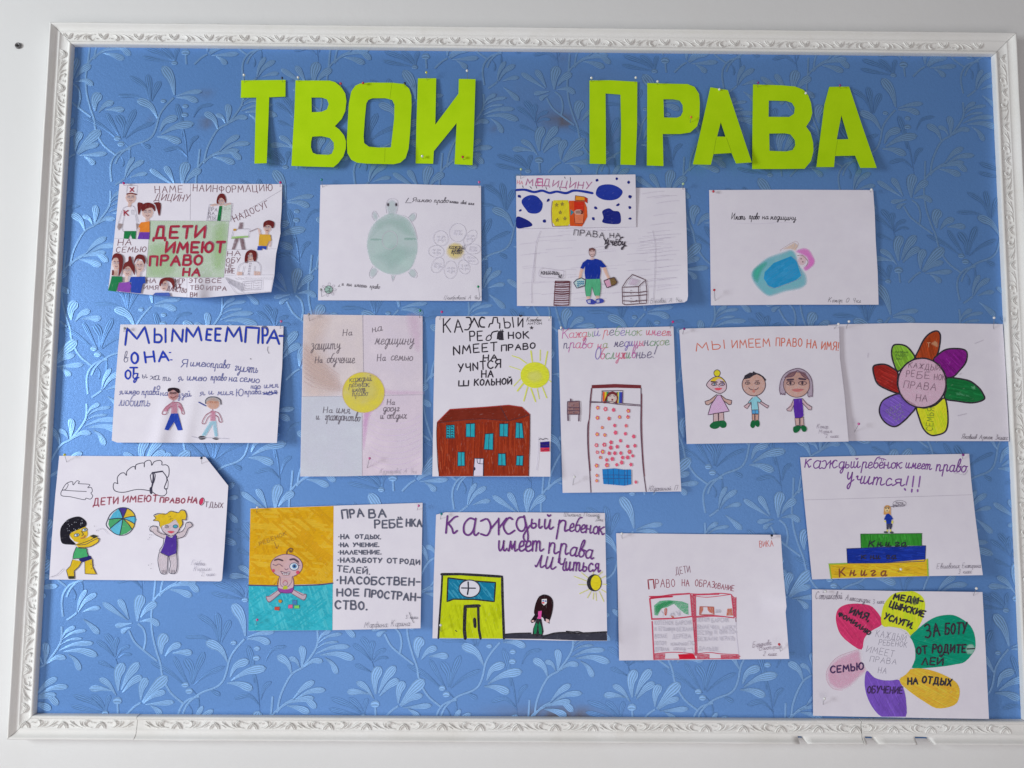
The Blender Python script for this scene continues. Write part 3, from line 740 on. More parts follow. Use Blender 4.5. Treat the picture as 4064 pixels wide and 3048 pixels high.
s.g = '690'; head(s, 690, 1250, 45, 62, hair, "640,1240 660,1185 720,1165 790,1175 810,1230 800,1295 775,1230 730,1200 690,1210 655,1260"); s.F('drawn_person', ink(75, 100, 180, 'm'), "570,1355 600,1332 750,1330 762,1370 640,1366")
s.done()

# B ---- turtle
s = sheet('B', 'pale watercolour turtle drawing with a small pencil daisy beside it', 1200, 680, Z, "198,148 1960,158 1967,1422 172,1415", white=214,
    outline=["198,148 700,140 1100,138 1500,150 1960,158 1962,800 1967,1422 1000,1418 172,1415 180,900"], hf=lambda a, b: .004*b*a+.005*(1-4*(a-.5)**2)*(1-b)*.6)
gray = ink(165, 160, 168, 'b'); pen = ink(70, 65, 75); tg = ink(184, 204, 197, 'w'); tl = ink(196, 206, 205, 'w')
s.E('drawn_turtle', tl, 985, 400, 68, 95, 0, 30); s.E('drawn_turtle', tl, 800, 490, 33, 55, -.3, 20); s.E('drawn_turtle', tl, 1208, 505, 42, 52, .5, 20); s.E('drawn_turtle', tl, 780, 1110, 45, 62, .4, 20); s.E('drawn_turtle', tl, 1210, 1120, 45, 55, -.5, 20); s.E('drawn_turtle', tl, 995, 1165, 20, 38, 0, 12)
s.F('drawn_turtle', tg, "940,460 1050,465 1160,520 1230,620 1265,740 1270,860 1240,980 1180,1080 1060,1138 940,1130 830,1080 750,1000 710,880 705,760 740,630 820,530", True, 16)
s.F('drawn_turtle', ink(176, 200, 190, 'w'), "850,520 1100,500 1200,620 1240,720 1100,700 980,620 860,650 760,740 740,700", True, 110)
s.F('drawn_turtle', ink(178, 202, 194, 'w'), "1270,860 1170,960 980,1100 850,1000 750,930 900,850 1000,780", True, 150)
s.E('drawn_turtle', ink(160, 190, 178, 'w'), 800, 748, 85, 16, 0, 12); s.E('drawn_turtle', ink(152, 186, 172, 'w'), 1175, 742, 92, 18, 0, 12); s.EO('drawn_turtle', gray, 960, 755, 85, 100, 6)
for q in ("925,460 915,380 940,315 990,298 1040,320 1050,380 1030,460", "840,500 810,445 780,438 762,490 790,540", "1160,510 1200,465 1245,460 1245,510 1200,560", "770,1045 735,1110 740,1160 770,1170 830,1090", "1160,1105 1200,1150 1250,1168 1258,1120 1225,1070", "978,1140 985,1190 995,1205 1018,1145", "1100,480 1170,520 1230,620 1262,740"): s.S('drawn_turtle', gray, q, 4)
s.E('drawn_turtle', ink(60, 45, 55), 940, 365, 11, 17); s.E('drawn_turtle', ink(60, 45, 55), 1030, 365, 11, 17); s.EO('drawn_turtle', gray, 938, 365, 18, 24, 3); s.EO('drawn_turtle', gray, 1030, 365, 18, 24, 3)
s.S('lettering', pen, "1165,292 1130,345 1195,345", 5, False); s.T('lettering', pen, 'Я', "1205,335 1245,333", 45, 6, .2); s.T('lettering', pen, 'имею', "1262,335 1415,340", 55, 6, .2); s.T('lettering', pen, 'право', "1445,345 1600,345", 60, 6, .25); s.T('lettering', pen, 'иметь своё имя', "1615,345 1880,370", 40, 6, .2)
s.S('lettering', pen, "410,1245 390,1265 415,1265", 4, False); s.T('lettering', pen, 'и ты имеешь право', "430,1252 845,1290", 52, 5, .2); s.T('signature', pen, 'Целебровской А 4кл', "1550,1405 1945,1405", 45, 4, .4)
s.E('drawn_small_turtle', ink(160, 195, 178, 'w'), 288, 1298, 42, 42); s.EO('drawn_small_turtle', pen, 288, 1298, 44, 42, 5); s.S('drawn_small_turtle', pen, "265,1275 300,1285 325,1265", 4); s.S('drawn_small_turtle', pen, "300,1285 290,1310 250,1320", 4); s.S('drawn_small_turtle', pen, "290,1310 315,1330", 4)
for a in (0, .7, 1.5, 2.6, 3.4, 4.5, 5.4): s.EO('drawn_small_turtle', gray, 288+62*math.cos(a), 1298-58*math.sin(a), 19, 11, 4, -a)
gray = ink(186, 182, 190, 'b'); s.E('drawn_daisy', ink(232, 205, 130, 'w'), 1678, 875, 108, 100, 0, 40)
for cx, cy, rx, ry, r in ((1702, 672, 92, 100, .2), (1838, 725, 55, 95, .7), (1868, 852, 85, 55, 0), (1845, 965, 90, 45, .5), (1770, 1050, 60, 80, -.4), (1622, 1080, 70, 98, .1), (1480, 1030, 62, 90, .5), (1465, 880, 85, 66, .1), (1515, 735, 80, 85, -.5)):
    s.EO('drawn_daisy', gray, cx, cy, rx, ry, 4, r)
    for k in range(2): s.T('drawn_daisy', ink(198, 194, 202, 'b'), random.choice(('на имя', 'на дом', 'семью', 'досуг')), [(cx-42, cy-8+k*34), (cx+45, cy-5+k*34)], 42, 3, .2)
s.T('drawn_daisy', pen, 'каждый', "1608,850 1785,855", 60, 6, .2); s.T('drawn_daisy', pen, 'имеет', "1640,880 1760,880", 40, 6, .2); s.T('drawn_daisy', pen, 'право', "1635,905 1745,908", 44, 6, .2)
s.done()

# C ---- right to study, and the small sheet glued over it
s = sheet('C', 'sheet with a blue-shirted figure holding two books beside a chest of drawers', 2000, 650, Z, "133,262 1988,262 2020,1545 143,1560", white=206,
    outline=["133,262 1000,262 1988,265 2000,600 2012,1000 2020,1450 2010,1500 1980,1520 1700,1545 1400,1560 800,1565 143,1560 138,900"], hf=lambda a, b: .011*a*a*b*b+.013*max(0, a-.85)**2*30*max(0, b-.6)+.002*b)
gray = ink(165, 155, 165, 'b'); pen = ink(50, 42, 52); dk = ink(85, 50, 58); brn = ink(90, 40, 48)
for i in range(60):
    x = random.uniform(160, 1700); y = random.uniform(720, 1520); L = random.uniform(120, 330); s.S('pencil_shading', ink(178, 168, 180, 'b'), [(x, y), (x+L*.5, y-12), (min(1970, x+L), y-6-L*.05)], 2.5)
for i in range(22):
    x = random.uniform(1460, 1700); y = random.uniform(330, 1400); s.S('pencil_shading', ink(182, 172, 184, 'b'), [(x, y), (x+140, y-22), (x+250, y-30)], 2.5)
s.S('pencil_shading', gray, "400,740 350,900 325,1300", 4); s.S('pencil_shading', gray, "350,900 305,1300 305,1530", 4); s.S('pencil_shading', gray, "1630,735 1660,900 1655,1200 1640,1500", 4)
s.T('lettering', pen, 'ПРАВА', "765,782 1100,812", 62, 9); s.T('lettering', pen, 'НА.', "1162,812 1305,812", 50, 9); s.T('lettering', pen, 'учёбу.', "1110,885 1345,905", 100, 11, .15); s.T('lettering', pen, 'У', "1095,885 1140,885", 65, 10)
s.F('drawn_figure', ink(215, 180, 172, 'w'), "940,940 1000,935 998,1000 975,1015 990,1050 945,1052 955,1010 938,990"); s.F('drawn_figure', ink(120, 80, 75, 'm'), "930,965 935,930 970,920 1000,935 1000,955 960,945"); s.EO('drawn_figure', dk, 968, 972, 34, 46, 4); s.S('drawn_figure', dk, "950,992 968,1000 985,990", 3)
for x in (955, 982): s.EO('drawn_figure', dk, x, 958, 7, 4, 2.5)
s.F('drawn_figure', ink(25, 50, 145, 'm', 1.3), "915,1048 960,1055 1010,1042 1065,1060 1125,1130 1075,1140 1055,1125 1062,1180 1050,1262 895,1265 885,1200 892,1120 870,1155 838,1145 865,1085")
s.F('drawn_figure', ink(222, 175, 150, 'w'), "840,1150 875,1158 858,1200 845,1260 818,1258 828,1200"); s.F('drawn_figure', ink(222, 175, 150, 'w'), "1080,1142 1118,1135 1140,1200 1165,1255 1140,1270 1110,1210")
s.F('drawn_figure', ink(85, 170, 125, 'm', 1.4), "895,1268 1052,1262 1060,1330 1048,1448 1000,1445 965,1350 945,1455 905,1452 890,1340"); s.S('drawn_figure', ink(50, 120, 85), "895,1268 890,1340 905,1452 945,1455 965,1350 1000,1445 1048,1448 1060,1330 1052,1262", 4)
for q in ("905,1455 945,1455 940,1485 908,1485", "1005,1448 1045,1448 1045,1478 1008,1480"): s.F('drawn_figure', ink(225, 185, 165, 'w'), q)
s.F('drawn_figure', ink(60, 70, 160, 'm'), "905,1495 960,1485 1000,1510 995,1540 930,1540 910,1520", True); s.F('drawn_figure', ink(60, 70, 160, 'm'), "1010,1490 1060,1478 1098,1500 1080,1525 1010,1532", True); s.F('drawn_figure', ink(190, 190, 225, 'w'), "915,1500 950,1492 950,1530 922,1528"); s.F('drawn_figure', ink(190, 190, 225, 'w'), "1015,1497 1045,1488 1050,1520 1018,1525")
s.F('drawn_book', ink(190, 215, 230, 'w'), "800,1270 850,1252 895,1275 890,1335 800,1365 770,1310"); s.S('drawn_book', ink(55, 50, 75), "800,1270 850,1252 895,1275 890,1335 800,1365 765,1305", 7, False, True)
for i in range(7): s.S('drawn_book', ink(45, 120, 150), [(805+(i % 3)*26, 1290+(i//3)*22), (815+(i % 3)*26, 1300+(i//3)*22), (825+(i % 3)*26, 1288+(i//3)*22)], 7)
s.F('drawn_book#2', ink(225, 160, 185, 'w'), "1100,1285 1150,1262 1175,1340 1130,1360"); s.F('drawn_book#2', ink(120, 95, 60, 'm'), "1160,1258 1210,1248 1243,1300 1225,1325 1178,1335"); s.S('drawn_book#2', ink(65, 40, 50), "1098,1285 1150,1262 1210,1246 1243,1300 1225,1325 1130,1360", 7, False, True)
s.F('drawn_book_stack', ink(205, 190, 200, 'p', .1), "565,1290 722,1290 715,1552 548,1552")
s.S('drawn_book_stack', brn, "565,1288 722,1290 712,1552 548,1555 565,1288", 7, False)
for i, w in enumerate((12, 6, 12, 6, 10, 12, 6, 6, 9, 6, 6)):
    y = 1292+i*24.5; s.S('drawn_book_stack', brn, [(562-i*1.3, y+10), (640, y+14+random.uniform(-3, 3)), (719-i*.6, y+8)], w)
s.S('speech_bubble', gray, "420,1145 530,1158 650,1175 655,1200 640,1260 520,1250 400,1240 385,1190", 4, True, True); s.T('speech_bubble', pen, 'книги', "408,1212 590,1215", 65, 9, .1); s.S('speech_bubble', pen, "585,1190 620,1250", 8); s.S('speech_bubble', pen, "598,1240 620,1252 635,1215", 8, False)
for q in ("1410,1215 1555,1275 1475,1348 1298,1355 1350,1275 1410,1215", "1298,1355 1303,1535 1330,1548 1488,1535 1475,1348", "1488,1535 1565,1530 1570,1400 1555,1275", "1300,1412 1480,1412 1568,1398", "1300,1455 1485,1445 1568,1435", "1303,1503 1440,1510 1568,1495", "1380,1508 1420,1512 1460,1500"): s.S('drawn_chest_of_drawers', dk, q, 6, False)
for y in (1390, 1427, 1480, 1525): s.E('drawn_chest_of_drawers', dk, 1395, y, 5, 5)
s.F('drawn_chest_of_drawers', ink(200, 180, 195, 'p', .5), "1400,1255 1485,1280 1445,1335 1365,1325"); s.S('drawn_chest_of_drawers', gray, "1400,1255 1485,1280 1445,1335 1365,1325 1400,1255", 4, False)
s.T('signature', pen, 'Боровой А 4кл', "1605,1530 1955,1515", 52, 4, .35)
s.done()
s = sheet('c', 'small sheet with dark blue blots and an orange and yellow bed, overlapping another', 2000, 650, Z, "135,132 1443,117 1450,693 140,710", white=214, base=.0055,
    outline=["135,132 800,124 1443,117 1448,400 1450,693 800,700 140,710 137,400"], hf=lambda a, b: .001)
pk = ink(175, 85, 135, 'p', .8); bl = ink(35, 55, 150, 'm', .5); bl2 = ink(30, 40, 125, 'm', .2)
s.T('lettering', ink(205, 70, 90, 'b'), 'НА', "145,220 205,225", 38, 9); s.T('lettering', pk, 'МЕДИЦИНУ', "240,232 480,245 700,262 950,275", 72, 12, .15); s.S('lettering', ink(190, 50, 130), "370,160 425,165 420,240 372,238 370,165 372,200 420,200", 9, False)
for q in ("285,250 305,270", "350,240 360,268", "460,255 468,280", "610,255 618,288", "665,145 672,160", "728,150 730,190", "205,240 210,262"): s.S('lettering', ink(60, 60, 75), q, 7, False)
s.S('blue_paint_blots', bl, "138,288 230,285 330,310 420,295 500,320 580,305 680,322 760,295 850,300 970,322", 26)
for q in ("210,380 280,345 350,352 400,395 425,440 410,510 360,545 280,540 240,500 195,430", "1030,260 1090,230 1180,228 1260,260 1302,310 1260,375 1180,400 1080,390 1010,340", "1080,520 1150,488 1200,515 1260,525 1282,580 1270,655 1160,660 1080,640 1092,590", "140,585 210,595 290,640 308,680 230,700 142,702"): s.F('blue_paint_blots', bl if q[0] != '1' or q[2] == '3' else bl2, q, True)
for cx, cy in ((1022, 180), (1236, 165), (1368, 203), (1385, 360), (1252, 448), (1380, 480), (1005, 485), (1385, 600), (982, 602), (447, 630), (485, 402), (168, 358), (178, 512)): s.E('blue_paint_blots', bl2, cx, cy, random.uniform(13, 22), random.uniform(12, 20), random.random()*3, n=8, wob=.25)
s.F('drawn_bed', ink(222, 205, 45, 'm', 1.2), "545,400 700,398 718,450 722,660 700,678 560,682 530,640 525,500 535,420"); s.F('drawn_bed', ink(215, 85, 35, 'm', 1.4), "712,405 880,405 910,480 915,580 880,650 855,688 725,682"); s.F('drawn_bed', ink(205, 50, 30, 'm'), "770,415 880,418 882,520 770,515"); s.F('drawn_bed', ink(228, 125, 85, 'm'), "770,540 875,540 865,655 780,655")
s.F('drawn_bed', ink(225, 150, 40, 'm'), "785,350 880,362 900,400 780,400"); s.S('drawn_bed', ink(110, 40, 30), "785,350 880,362 915,380 915,430 880,405 780,400 785,350", 5, False); s.F('drawn_bed', ink(190, 50, 30, 'm'), "885,365 918,385 912,430 885,410"); s.S('drawn_bed', ink(120, 60, 40), "530,410 520,520 530,670 560,685 720,682", 4); s.S('drawn_bed', ink(120, 40, 30), "770,415 880,418 875,655 780,655 770,540", 4, False)
s.E('drawn_bed', ink(225, 190, 170, 'w'), 820, 530, 48, 30); s.F('drawn_bed', ink(110, 50, 40, 'm'), "835,505 868,515 868,550 840,552 850,530"); s.F('drawn_bed', ink(60, 135, 150, 'm'), "730,500 770,530 732,570")
for i in range(6): s.S('drawn_bed', ink(90, 60, 60), [(790+i*9, 515), (792+i*9, 545)], 3)
for cx, cy in ((578, 452), (640, 443), (618, 535), (585, 618), (668, 602)): s.S('drawn_bed', ink(130, 110, 50), [(cx+22*math.cos(a), cy-22*math.sin(a)) for a in (1.57, 4.08, .31, 2.83, 5.34, 1.57)], 4, False)
s.done()

# D ---- watercolour turquoise
s = sheet('D', 'mostly blank sheet with a turquoise and pink watercolour blanket shape', 2760, 700, Z, "150,150 1950,150 2010,1408 170,1415", white=194,
    outline=["150,150 1000,146 1950,150 1968,400 1978,700 2000,1050 2010,1408 1000,1408 170,1415 160,700"], hf=lambda a, b: .003*a*b+.005*max(0, a-.8)*math.exp(-((b-.35)/.15)**2)*2)
pen = ink(38, 32, 42); gray = ink(150, 140, 150, 'b')
s.T('lettering', pen, 'Имать', "395,470 550,475", 70, 9, .1); s.T('lettering', pen, 'право', "590,470 700,472", 70, 9, .15); s.T('lettering', pen, 'на', "735,470 800,470", 60, 9, .1); s.T('lettering', pen, 'медицину', "820,472 1105,480", 66, 9, .1)
s.S('lettering', ink(175, 165, 178, 'b'), "430,510 700,520 920,505 1060,510", 3)
s.F('watercolour_blanket', ink(105, 172, 180, 'w'), "940,830 1050,800 1110,850 1140,960 1220,1080 1225,1180 1150,1240 1000,1270 870,1310 800,1320 720,1270 640,1180 605,1100 620,1030 700,950 800,880", True, 32)
s.F('watercolour_blanket', ink(70, 170, 145, 'w'), "640,1010 760,930 800,960 740,1040 700,1150 680,1180 620,1110", True, 45); s.F('watercolour_blanket', ink(40, 135, 180, 'm', .5), "1050,875 1110,930 1160,1090 1100,1140 870,1225 800,1200 750,1120 760,1050 860,950", False); s.hatch('watercolour_blanket', ink(60, 148, 192, 'w'), "1050,890 1100,935 1145,1085 1095,1125 870,1210 800,1190 765,1120 775,1060 865,960", 2.6, 50, 14, 120)
s.S('watercolour_blanket', ink(20, 95, 140, 'b'), "1050,875 1110,930 1165,1085 1100,1140 870,1225 790,1190", 5)
s.F('watercolour_head', ink(205, 110, 180, 'w'), "1090,820 1180,780 1250,800 1290,860 1318,930 1290,990 1210,1045 1180,1000 1230,950 1210,890 1150,860", True, 25); s.E('watercolour_head', ink(205, 175, 178, 'w'), 1172, 920, 52, 62, .3, 15); s.S('watercolour_head', ink(130, 95, 95), "1120,870 1165,865 1210,900 1235,940 1215,985", 5)
for x, y in ((1160, 905), (1178, 938)): s.E('watercolour_head', ink(80, 60, 65), x, y, 8, 6)
s.F('watercolour_head', ink(215, 180, 160, 'w'), "930,810 1090,720 1140,760 1100,820 1040,800", False, 15); s.S('watercolour_head', ink(170, 140, 130, 'b'), "930,820 950,795 1090,715 1130,745 1095,800", 4); s.S('watercolour_head', gray, "1050,760 1075,790 1095,740 1080,770", 4)
s.T('signature', pen, 'Комар О 4кл', "1455,1380 1815,1385", 52, 5, .3)
s.done()

# E ---- blue capitals
s = sheet('E', 'sheet with big blue ballpoint capitals along its top and two stick-like children', 400, 1240, Z, "215,132 2005,150 1932,1432 122,1422", white=224,
    outline=["215,132 1000,135 2005,150 1990,600 1960,1000 1932,1432 1000,1430 180,1428 120,1405 150,900 190,400"],
    hf=lambda a, b: .012*a*a*b+.005*math.exp(-((a-.33+.12*(b-.6))/.05)**2)*max(0, b-.35)*1.2+.004*math.exp(-((a-.48+.1*(b-.6))/.04)**2)*max(0, b-.4)+.003*b)
bb = ink(40, 65, 180, 'm', 1.2); bp = ink(70, 80, 150); pen = ink(90, 92, 125)
for tx, x0, x1, y0, y1, h in (('М', 270, 530, 355, 335, 175), ('Ы', 590, 710, 325, 325, 140), ('N', 780, 890, 315, 325, 130), ('М', 935, 1105, 320, 305, 145), ('Е', 1155, 1205, 300, 305, 115), ('Е', 1255, 1310, 310, 312, 130), ('М', 1370, 1545, 315, 315, 150), ('П', 1585, 1725, 325, 335, 160), ('Р', 1775, 1830, 335, 335, 165), ('А', 1825, 1955, 335, 345, 145), ('-', 1960, 2000, 305, 305, 90)):
    s.T('blue_capitals', pen, tx, [(x0, y0), (x1, y1)], h+6, 25, 0, jit=.0); s.T('blue_capitals', bb, tx, [(x0, y0), (x1, y1)], h, 19, 0, jit=.0)
s.T('lettering', pen, 'в', "245,545 300,545", 120, 7, .1); s.T('blue_capitals', bb, 'О', "335,560 405,560", 115, 22); s.T('blue_capitals', bb, 'НА', "495,550 745,525", 110, 22); s.E('blue_capitals', bb, 758, 440, 14, 7); s.E('blue_capitals', bb, 772, 520, 14, 7)
s.T('blue_capitals', bb, 'О', "268,730 325,730", 95, 18); s.T('blue_capitals', bb, 'Т', "320,680 395,680", 70, 18); s.T('blue_capitals', bb, 'д', "345,720 410,722", 110, 13, .1)
for tx, b, h in (('ы', "458,725 510,720", 80), ('х', "535,735 600,735", 80), ('а', "590,742 640,742", 90), ('ть', "680,750 770,750", 80)): s.T('lettering', pen, tx, b, h, 7, .1)
for tx, b, h in (('Я', "880,600 940,600", 80), ('имею', "980,590 1200,600", 90), ('право', "1205,605 1410,615", 95), ('гулять', "1465,640 1725,665", 110)): s.T('lettering', bp, tx, b, h, 8, .12)
for tx, b, h in (('я', "850,765 900,745", 90), ('имею', "945,745 1160,752", 85), ('право', "1205,745 1375,750", 85), ('на', "1405,755 1490,757", 85), ('семю', "1520,755 1740,775", 90)): s.T('lettering', bp, tx, b, h, 8, .12)
for tx, b, h in (('я', "200,905 245,895", 80), ('имею', "262,893 420,900", 75), ('права', "448,905 635,905", 85), ('на', "655,912 735,910", 70), ('узей', "840,940 995,920", 80), ('я', "1082,920 1140,905", 80), ('и', "1182,900 1235,900", 75), ('мия', "1275,905 1450,905", 80), ('Ю', "1485,920 1560,915", 80), ('права', "1578,900 1755,895", 70), ('имя', "1790,900 1935,885", 60), ('имя', "1790,830 1945,825", 75), ('на', "1645,838 1710,838", 70), ('О', "1715,838 1745,838", 38), ('О', "612,850 642,850", 45), ('любить', "195,1025 540,1030", 125)): s.T('lettering', bp, tx, b, h, 7, .12)
s.S('lettering', bp, "1775,880 1850,905 1930,870", 8); s.S('lettering', bp, "1780,900 1860,875 1930,895", 8); s.S('lettering', ink(60, 60, 70), "1835,375 1828,410 1845,452", 4); s.E('lettering', ink(60, 60, 70), 1643, 510, 6, 5); s.S('lettering', bp, "1075,985 1150,1025", 12, False)
pkp = ink(205, 120, 145, 'p', 1.4); rl = ink(160, 80, 100)
s.E('drawn_child', ink(205, 135, 125, 'p', 1.2), 795, 905, 60, 58); s.F('drawn_child', ink(45, 30, 40, 'm'), "735,870 740,835 800,825 855,840 865,880 845,885 800,850 760,865", True)
for x in (772, 812): s.EO('drawn_child', ink(70, 40, 50), x, 885, 15, 8, 6)
s.S('drawn_child', ink(120, 50, 60), "765,925 790,940 830,915", 5); s.S('drawn_child', rl, "795,960 785,985 710,1040 670,1110 715,1115 740,1060 775,1030", 5); s.S('drawn_child', rl, "800,985 870,1000 915,1105 890,1110 880,1060 850,1030", 5)
s.F('drawn_child', pkp, "775,985 840,985 840,1108 770,1108"); s.F('drawn_child', pkp, "770,990 710,1040 690,1085 715,1090 770,1030"); s.F('drawn_child', pkp, "845,990 885,1020 900,1085 885,1090 850,1040"); s.F('drawn_child', ink(45, 75, 180, 'm', 1.2), "770,1110 845,1108 895,1290 845,1295 805,1200 740,1295 698,1285")
s.E('drawn_child#2', ink(215, 155, 120, 'p', 1.3), 1230, 1000, 72, 62); s.F('drawn_child#2', ink(190, 180, 175, 'p'), "1150,985 1165,940 1230,925 1300,950 1318,1000 1280,975 1200,965", True); s.S('drawn_child#2', ink(80, 80, 90), "1150,1000 1152,960 1190,930 1260,930 1310,960 1318,1010", 7)
for x in (1210, 1262): s.EO('drawn_child#2', ink(180, 120, 100), x, 985, 15, 8, 4)
s.F('drawn_child#2', pkp, "1205,1080 1255,1080 1258,1190 1198,1190"); s.S('drawn_child#2', rl, "1225,1065 1215,1085 1150,1130 1110,1210 1140,1220 1170,1160 1198,1130", 5); s.S('drawn_child#2', rl, "1255,1090 1295,1110 1330,1195 1300,1200 1285,1150 1258,1130", 5)
s.F('drawn_child#2', ink(140, 200, 215, 'p', 1.0), "1198,1195 1265,1192 1282,1360 1250,1365 1225,1230 1150,1355 1105,1350"); s.F('drawn_child#2', ink(30, 25, 35), "1070,1372 1100,1355 1150,1368 1130,1392 1090,1395", True); s.F('drawn_child#2', ink(30, 25, 35), "1225,1385 1250,1370 1292,1378 1270,1398", True)
s.S('drawn_child#2', ink(175, 170, 182, 'b'), "1000,1362 1070,1378 1160,1375 1400,1385", 6)
s.done()

# F ---- quartered sheet with yellow disc
s = sheet('F', 'quartered pastel sheet, beige, pink and grey, with a yellow disc in its middle', 1120, 1220, 2.37, "200,67 1320,80 1312,1575 170,1590", white=214,
    outline=["200,67 750,72 1320,80 1322,800 1320,1500 1312,1575 900,1580 600,1588 170,1590 185,800"], hf=lambda a, b: .007*a*b*b+.003*b+.002*(1-a)*b)
pen = ink(95, 85, 95); gray = ink(150, 140, 150, 'b')
s.F('pencil_ground', ink(226, 211, 208, 'w'), "202,70 756,74 764,612 640,650 565,830 189,836"); s.F('pencil_ground', ink(220, 199, 188, 'p', .65), "202,75 480,75 420,350 560,640 540,820 192,830", True, 160); s.F('pencil_ground', ink(214, 188, 178, 'p', .6), "195,330 330,420 560,700 550,800 400,780 195,640", True, 90)
s.F('pencil_ground', ink(226, 212, 225, 'w'), "756,74 1318,82 1318,820 960,826 900,680 764,612"); s.F('pencil_ground', ink(222, 180, 210, 'p', .9), "790,600 900,640 970,760 1310,780 1310,826 960,826 880,700", True, 60); s.F('pencil_ground', ink(222, 195, 212, 'p', 1.5), "1150,80 1318,82 1318,400 1230,400", True, 90)
s.F('pencil_ground', ink(210, 211, 222, 'w'), "188,840 565,838 620,930 750,992 750,1585 172,1588"); s.F('pencil_ground', ink(226, 209, 228, 'w'), "960,826 1316,822 1310,1572 752,1582 760,992 880,950"); s.F('pencil_ground', ink(215, 160, 205, 'p', 1.0), "960,850 950,920 880,960 830,1040 800,1200 760,1400 755,1000 880,950", True, 40)
for i in range(9):
    y = 1040+i*55; s.S('pencil_ground', ink(208, 178, 212, 'b'), [(830, y), (960, y+50), (1150, y+45), (1300, y-20)], 4)
for i in range(8): s.S('pencil_ground', ink(190, 150, 140, 'b'), [(200, 380+i*45), (300, 470+i*40), (430, 560+i*30), (540, 640+i*20)], 3)
s.S('pencil_lines', gray, "756,74 764,612", 5, False); s.S('pencil_lines', gray, "188,838 565,836", 4); s.S('pencil_lines', gray, "960,828 1316,822", 4); s.S('pencil_lines', gray, "750,992 752,1580", 4)
s.E('yellow_disc', ink(225, 208, 70, 'w'), 764, 800, 198, 190, wob=.008, n=36); s.E('yellow_disc', ink(228, 214, 120, 'w'), 770, 780, 150, 120, 0, 70); s.EO('yellow_disc', ink(190, 150, 70, 'b'), 764, 800, 198, 190, 5, n=32)
for tx, b, h, sl in (('На', "568,270 655,262", 62, .2), ('на', "848,235 940,220", 80, .2), ('защиту', "268,395 550,390", 105, .15), ('медицину', "868,345 1240,350", 105, .2), ('На', "308,525 375,520", 58, .2), ('обучение', "418,522 680,525", 95, .15), ('На', "892,508 970,500", 68, .2), ('семью', "1018,498 1230,500", 85, .15),
    ('каждый', "635,705 845,690", 70, .15), ('ребенок', "628,752 820,745", 65, .15), ('имеет', "658,795 788,790", 58, .15), ('право', "660,835 805,832", 65, .15), ('На', "385,992 470,990", 55, .15), ('имя', "508,995 635,1000", 85, .15), ('и', "318,1055 350,1055", 70, .15), ('гражданство', "400,1058 730,1072", 85, .12), ('На', "985,915 1055,915", 50, .15), ('досуг', "948,978 1100,975", 75, .15), ('и', "922,1048 955,1048", 70, .15), ('отдых', "985,1048 1170,1045", 75, .12)): s.T('lettering', pen, tx, b, h, 6, sl)
s.T('signature', gray, 'Кузнецовой А 4кл', "915,1560 1260,1562", 48, 4, .35)
s.done()

# G ---- brown school
s = sheet('G', 'drawing of a brown two-storey school with turquoise windows under a yellow sun', 1680, 1220, 2.37, "115,83 1207,83 1195,1592 85,1590", white=214,
    outline=["128,83 600,82 1207,84 1205,800 1195,1592 600,1590 85,1590 95,900 108,300 115,100"], hf=lambda a, b: .010*a*b*b+.004*b)
bk = ink(28, 20, 34); yl = ink(222, 225, 60, 'm')
s.T('black_capitals', bk, 'КА', "190,235 370,228", 125, 12); s.S('black_capitals', bk, "405,95 440,100 450,150 425,205 390,210", 13); s.S('black_capitals', bk, "435,165 460,140 478,100", 13); s.S('black_capitals', bk, "478,100 520,185", 13); s.S('black_capitals', bk, "575,100 545,95 525,140 540,180 575,185", 15)
s.S('black_capitals', bk, "615,185 625,155 650,150 660,95 695,95 700,145 720,150 718,195", 13, False); s.T('black_capitals', bk, 'Ы', "770,195 848,188", 90, 11); s.T('black_capitals', bk, 'Й', "890,180 935,182", 85, 12)
s.T('black_capitals', bk, 'РЕ', "440,315 555,308", 85, 12); s.S('black_capitals', bk, "600,275 590,305 620,310 640,285 625,260 600,275", 10); s.S('black_capitals', bk, "635,275 650,235 700,222", 12); s.F('black_capitals', bk, "705,225 750,235 755,300 690,300 695,250"); s.T('black_capitals', bk, 'Е', "715,300 750,300", 72, 14); s.E('black_capitals', bk, 728, 213, 6, 5); s.E('black_capitals', bk, 745, 213, 6, 5); s.T('black_capitals', bk, 'НОК', "800,292 990,290", 60, 12)
for tx, b, h in (('NМЕЕТ', "285,445 690,405", 78), ('ПРАВО', "735,410 1050,385", 52), ('НА', "560,500 695,495", 52), ('УЧNТСЯ', "330,605 725,565", 72), ('НА', "548,660 655,655", 62), ('Ш', "330,738 425,735", 50), ('КОЛЬНОЙ', "480,735 830,722", 55)): s.T('black_capitals', bk, tx, b, h, 12, .08)
s.T('signature', bk, 'Колюбин', "970,132 1110,130", 38, 6, .3); s.T('signature', bk, 'АНТОН', "980,162 1112,160", 20, 5); s.F('signature', bk, [(1018+(22 if i % 2 == 0 else 9)*math.cos(i*.628-1.57), 192+(20 if i % 2 == 0 else 8)*math.sin(i*.628-1.57)) for i in range(10)])
for q, w in (("835,455 900,475 970,525", 6), ("810,555 860,570 915,590", 4), ("1012,410 1025,510", 9), ("1100,400 1098,500", 6), ("1168,415 1145,545", 8), ("915,670 850,740", 5), ("940,715 885,785", 10), ("980,750 945,880", 8), ("1012,765 1055,885", 9), ("1072,765 1090,860", 5), ("1120,750 1160,850", 7), ("1180,680 1200,700", 5)): s.S('drawn_sun', ink(215, 218, 80), q, w, False)
s.E('drawn_sun', yl, 1050, 637, 136, 122, n=32, wob=.012); s.E('drawn_sun', ink(228, 228, 120, 'w'), 1050, 650, 85, 70, 0, 40)
rb = ink(150, 50, 25, 'm', 1.35); rd = ink(120, 40, 25, 'm', .1)
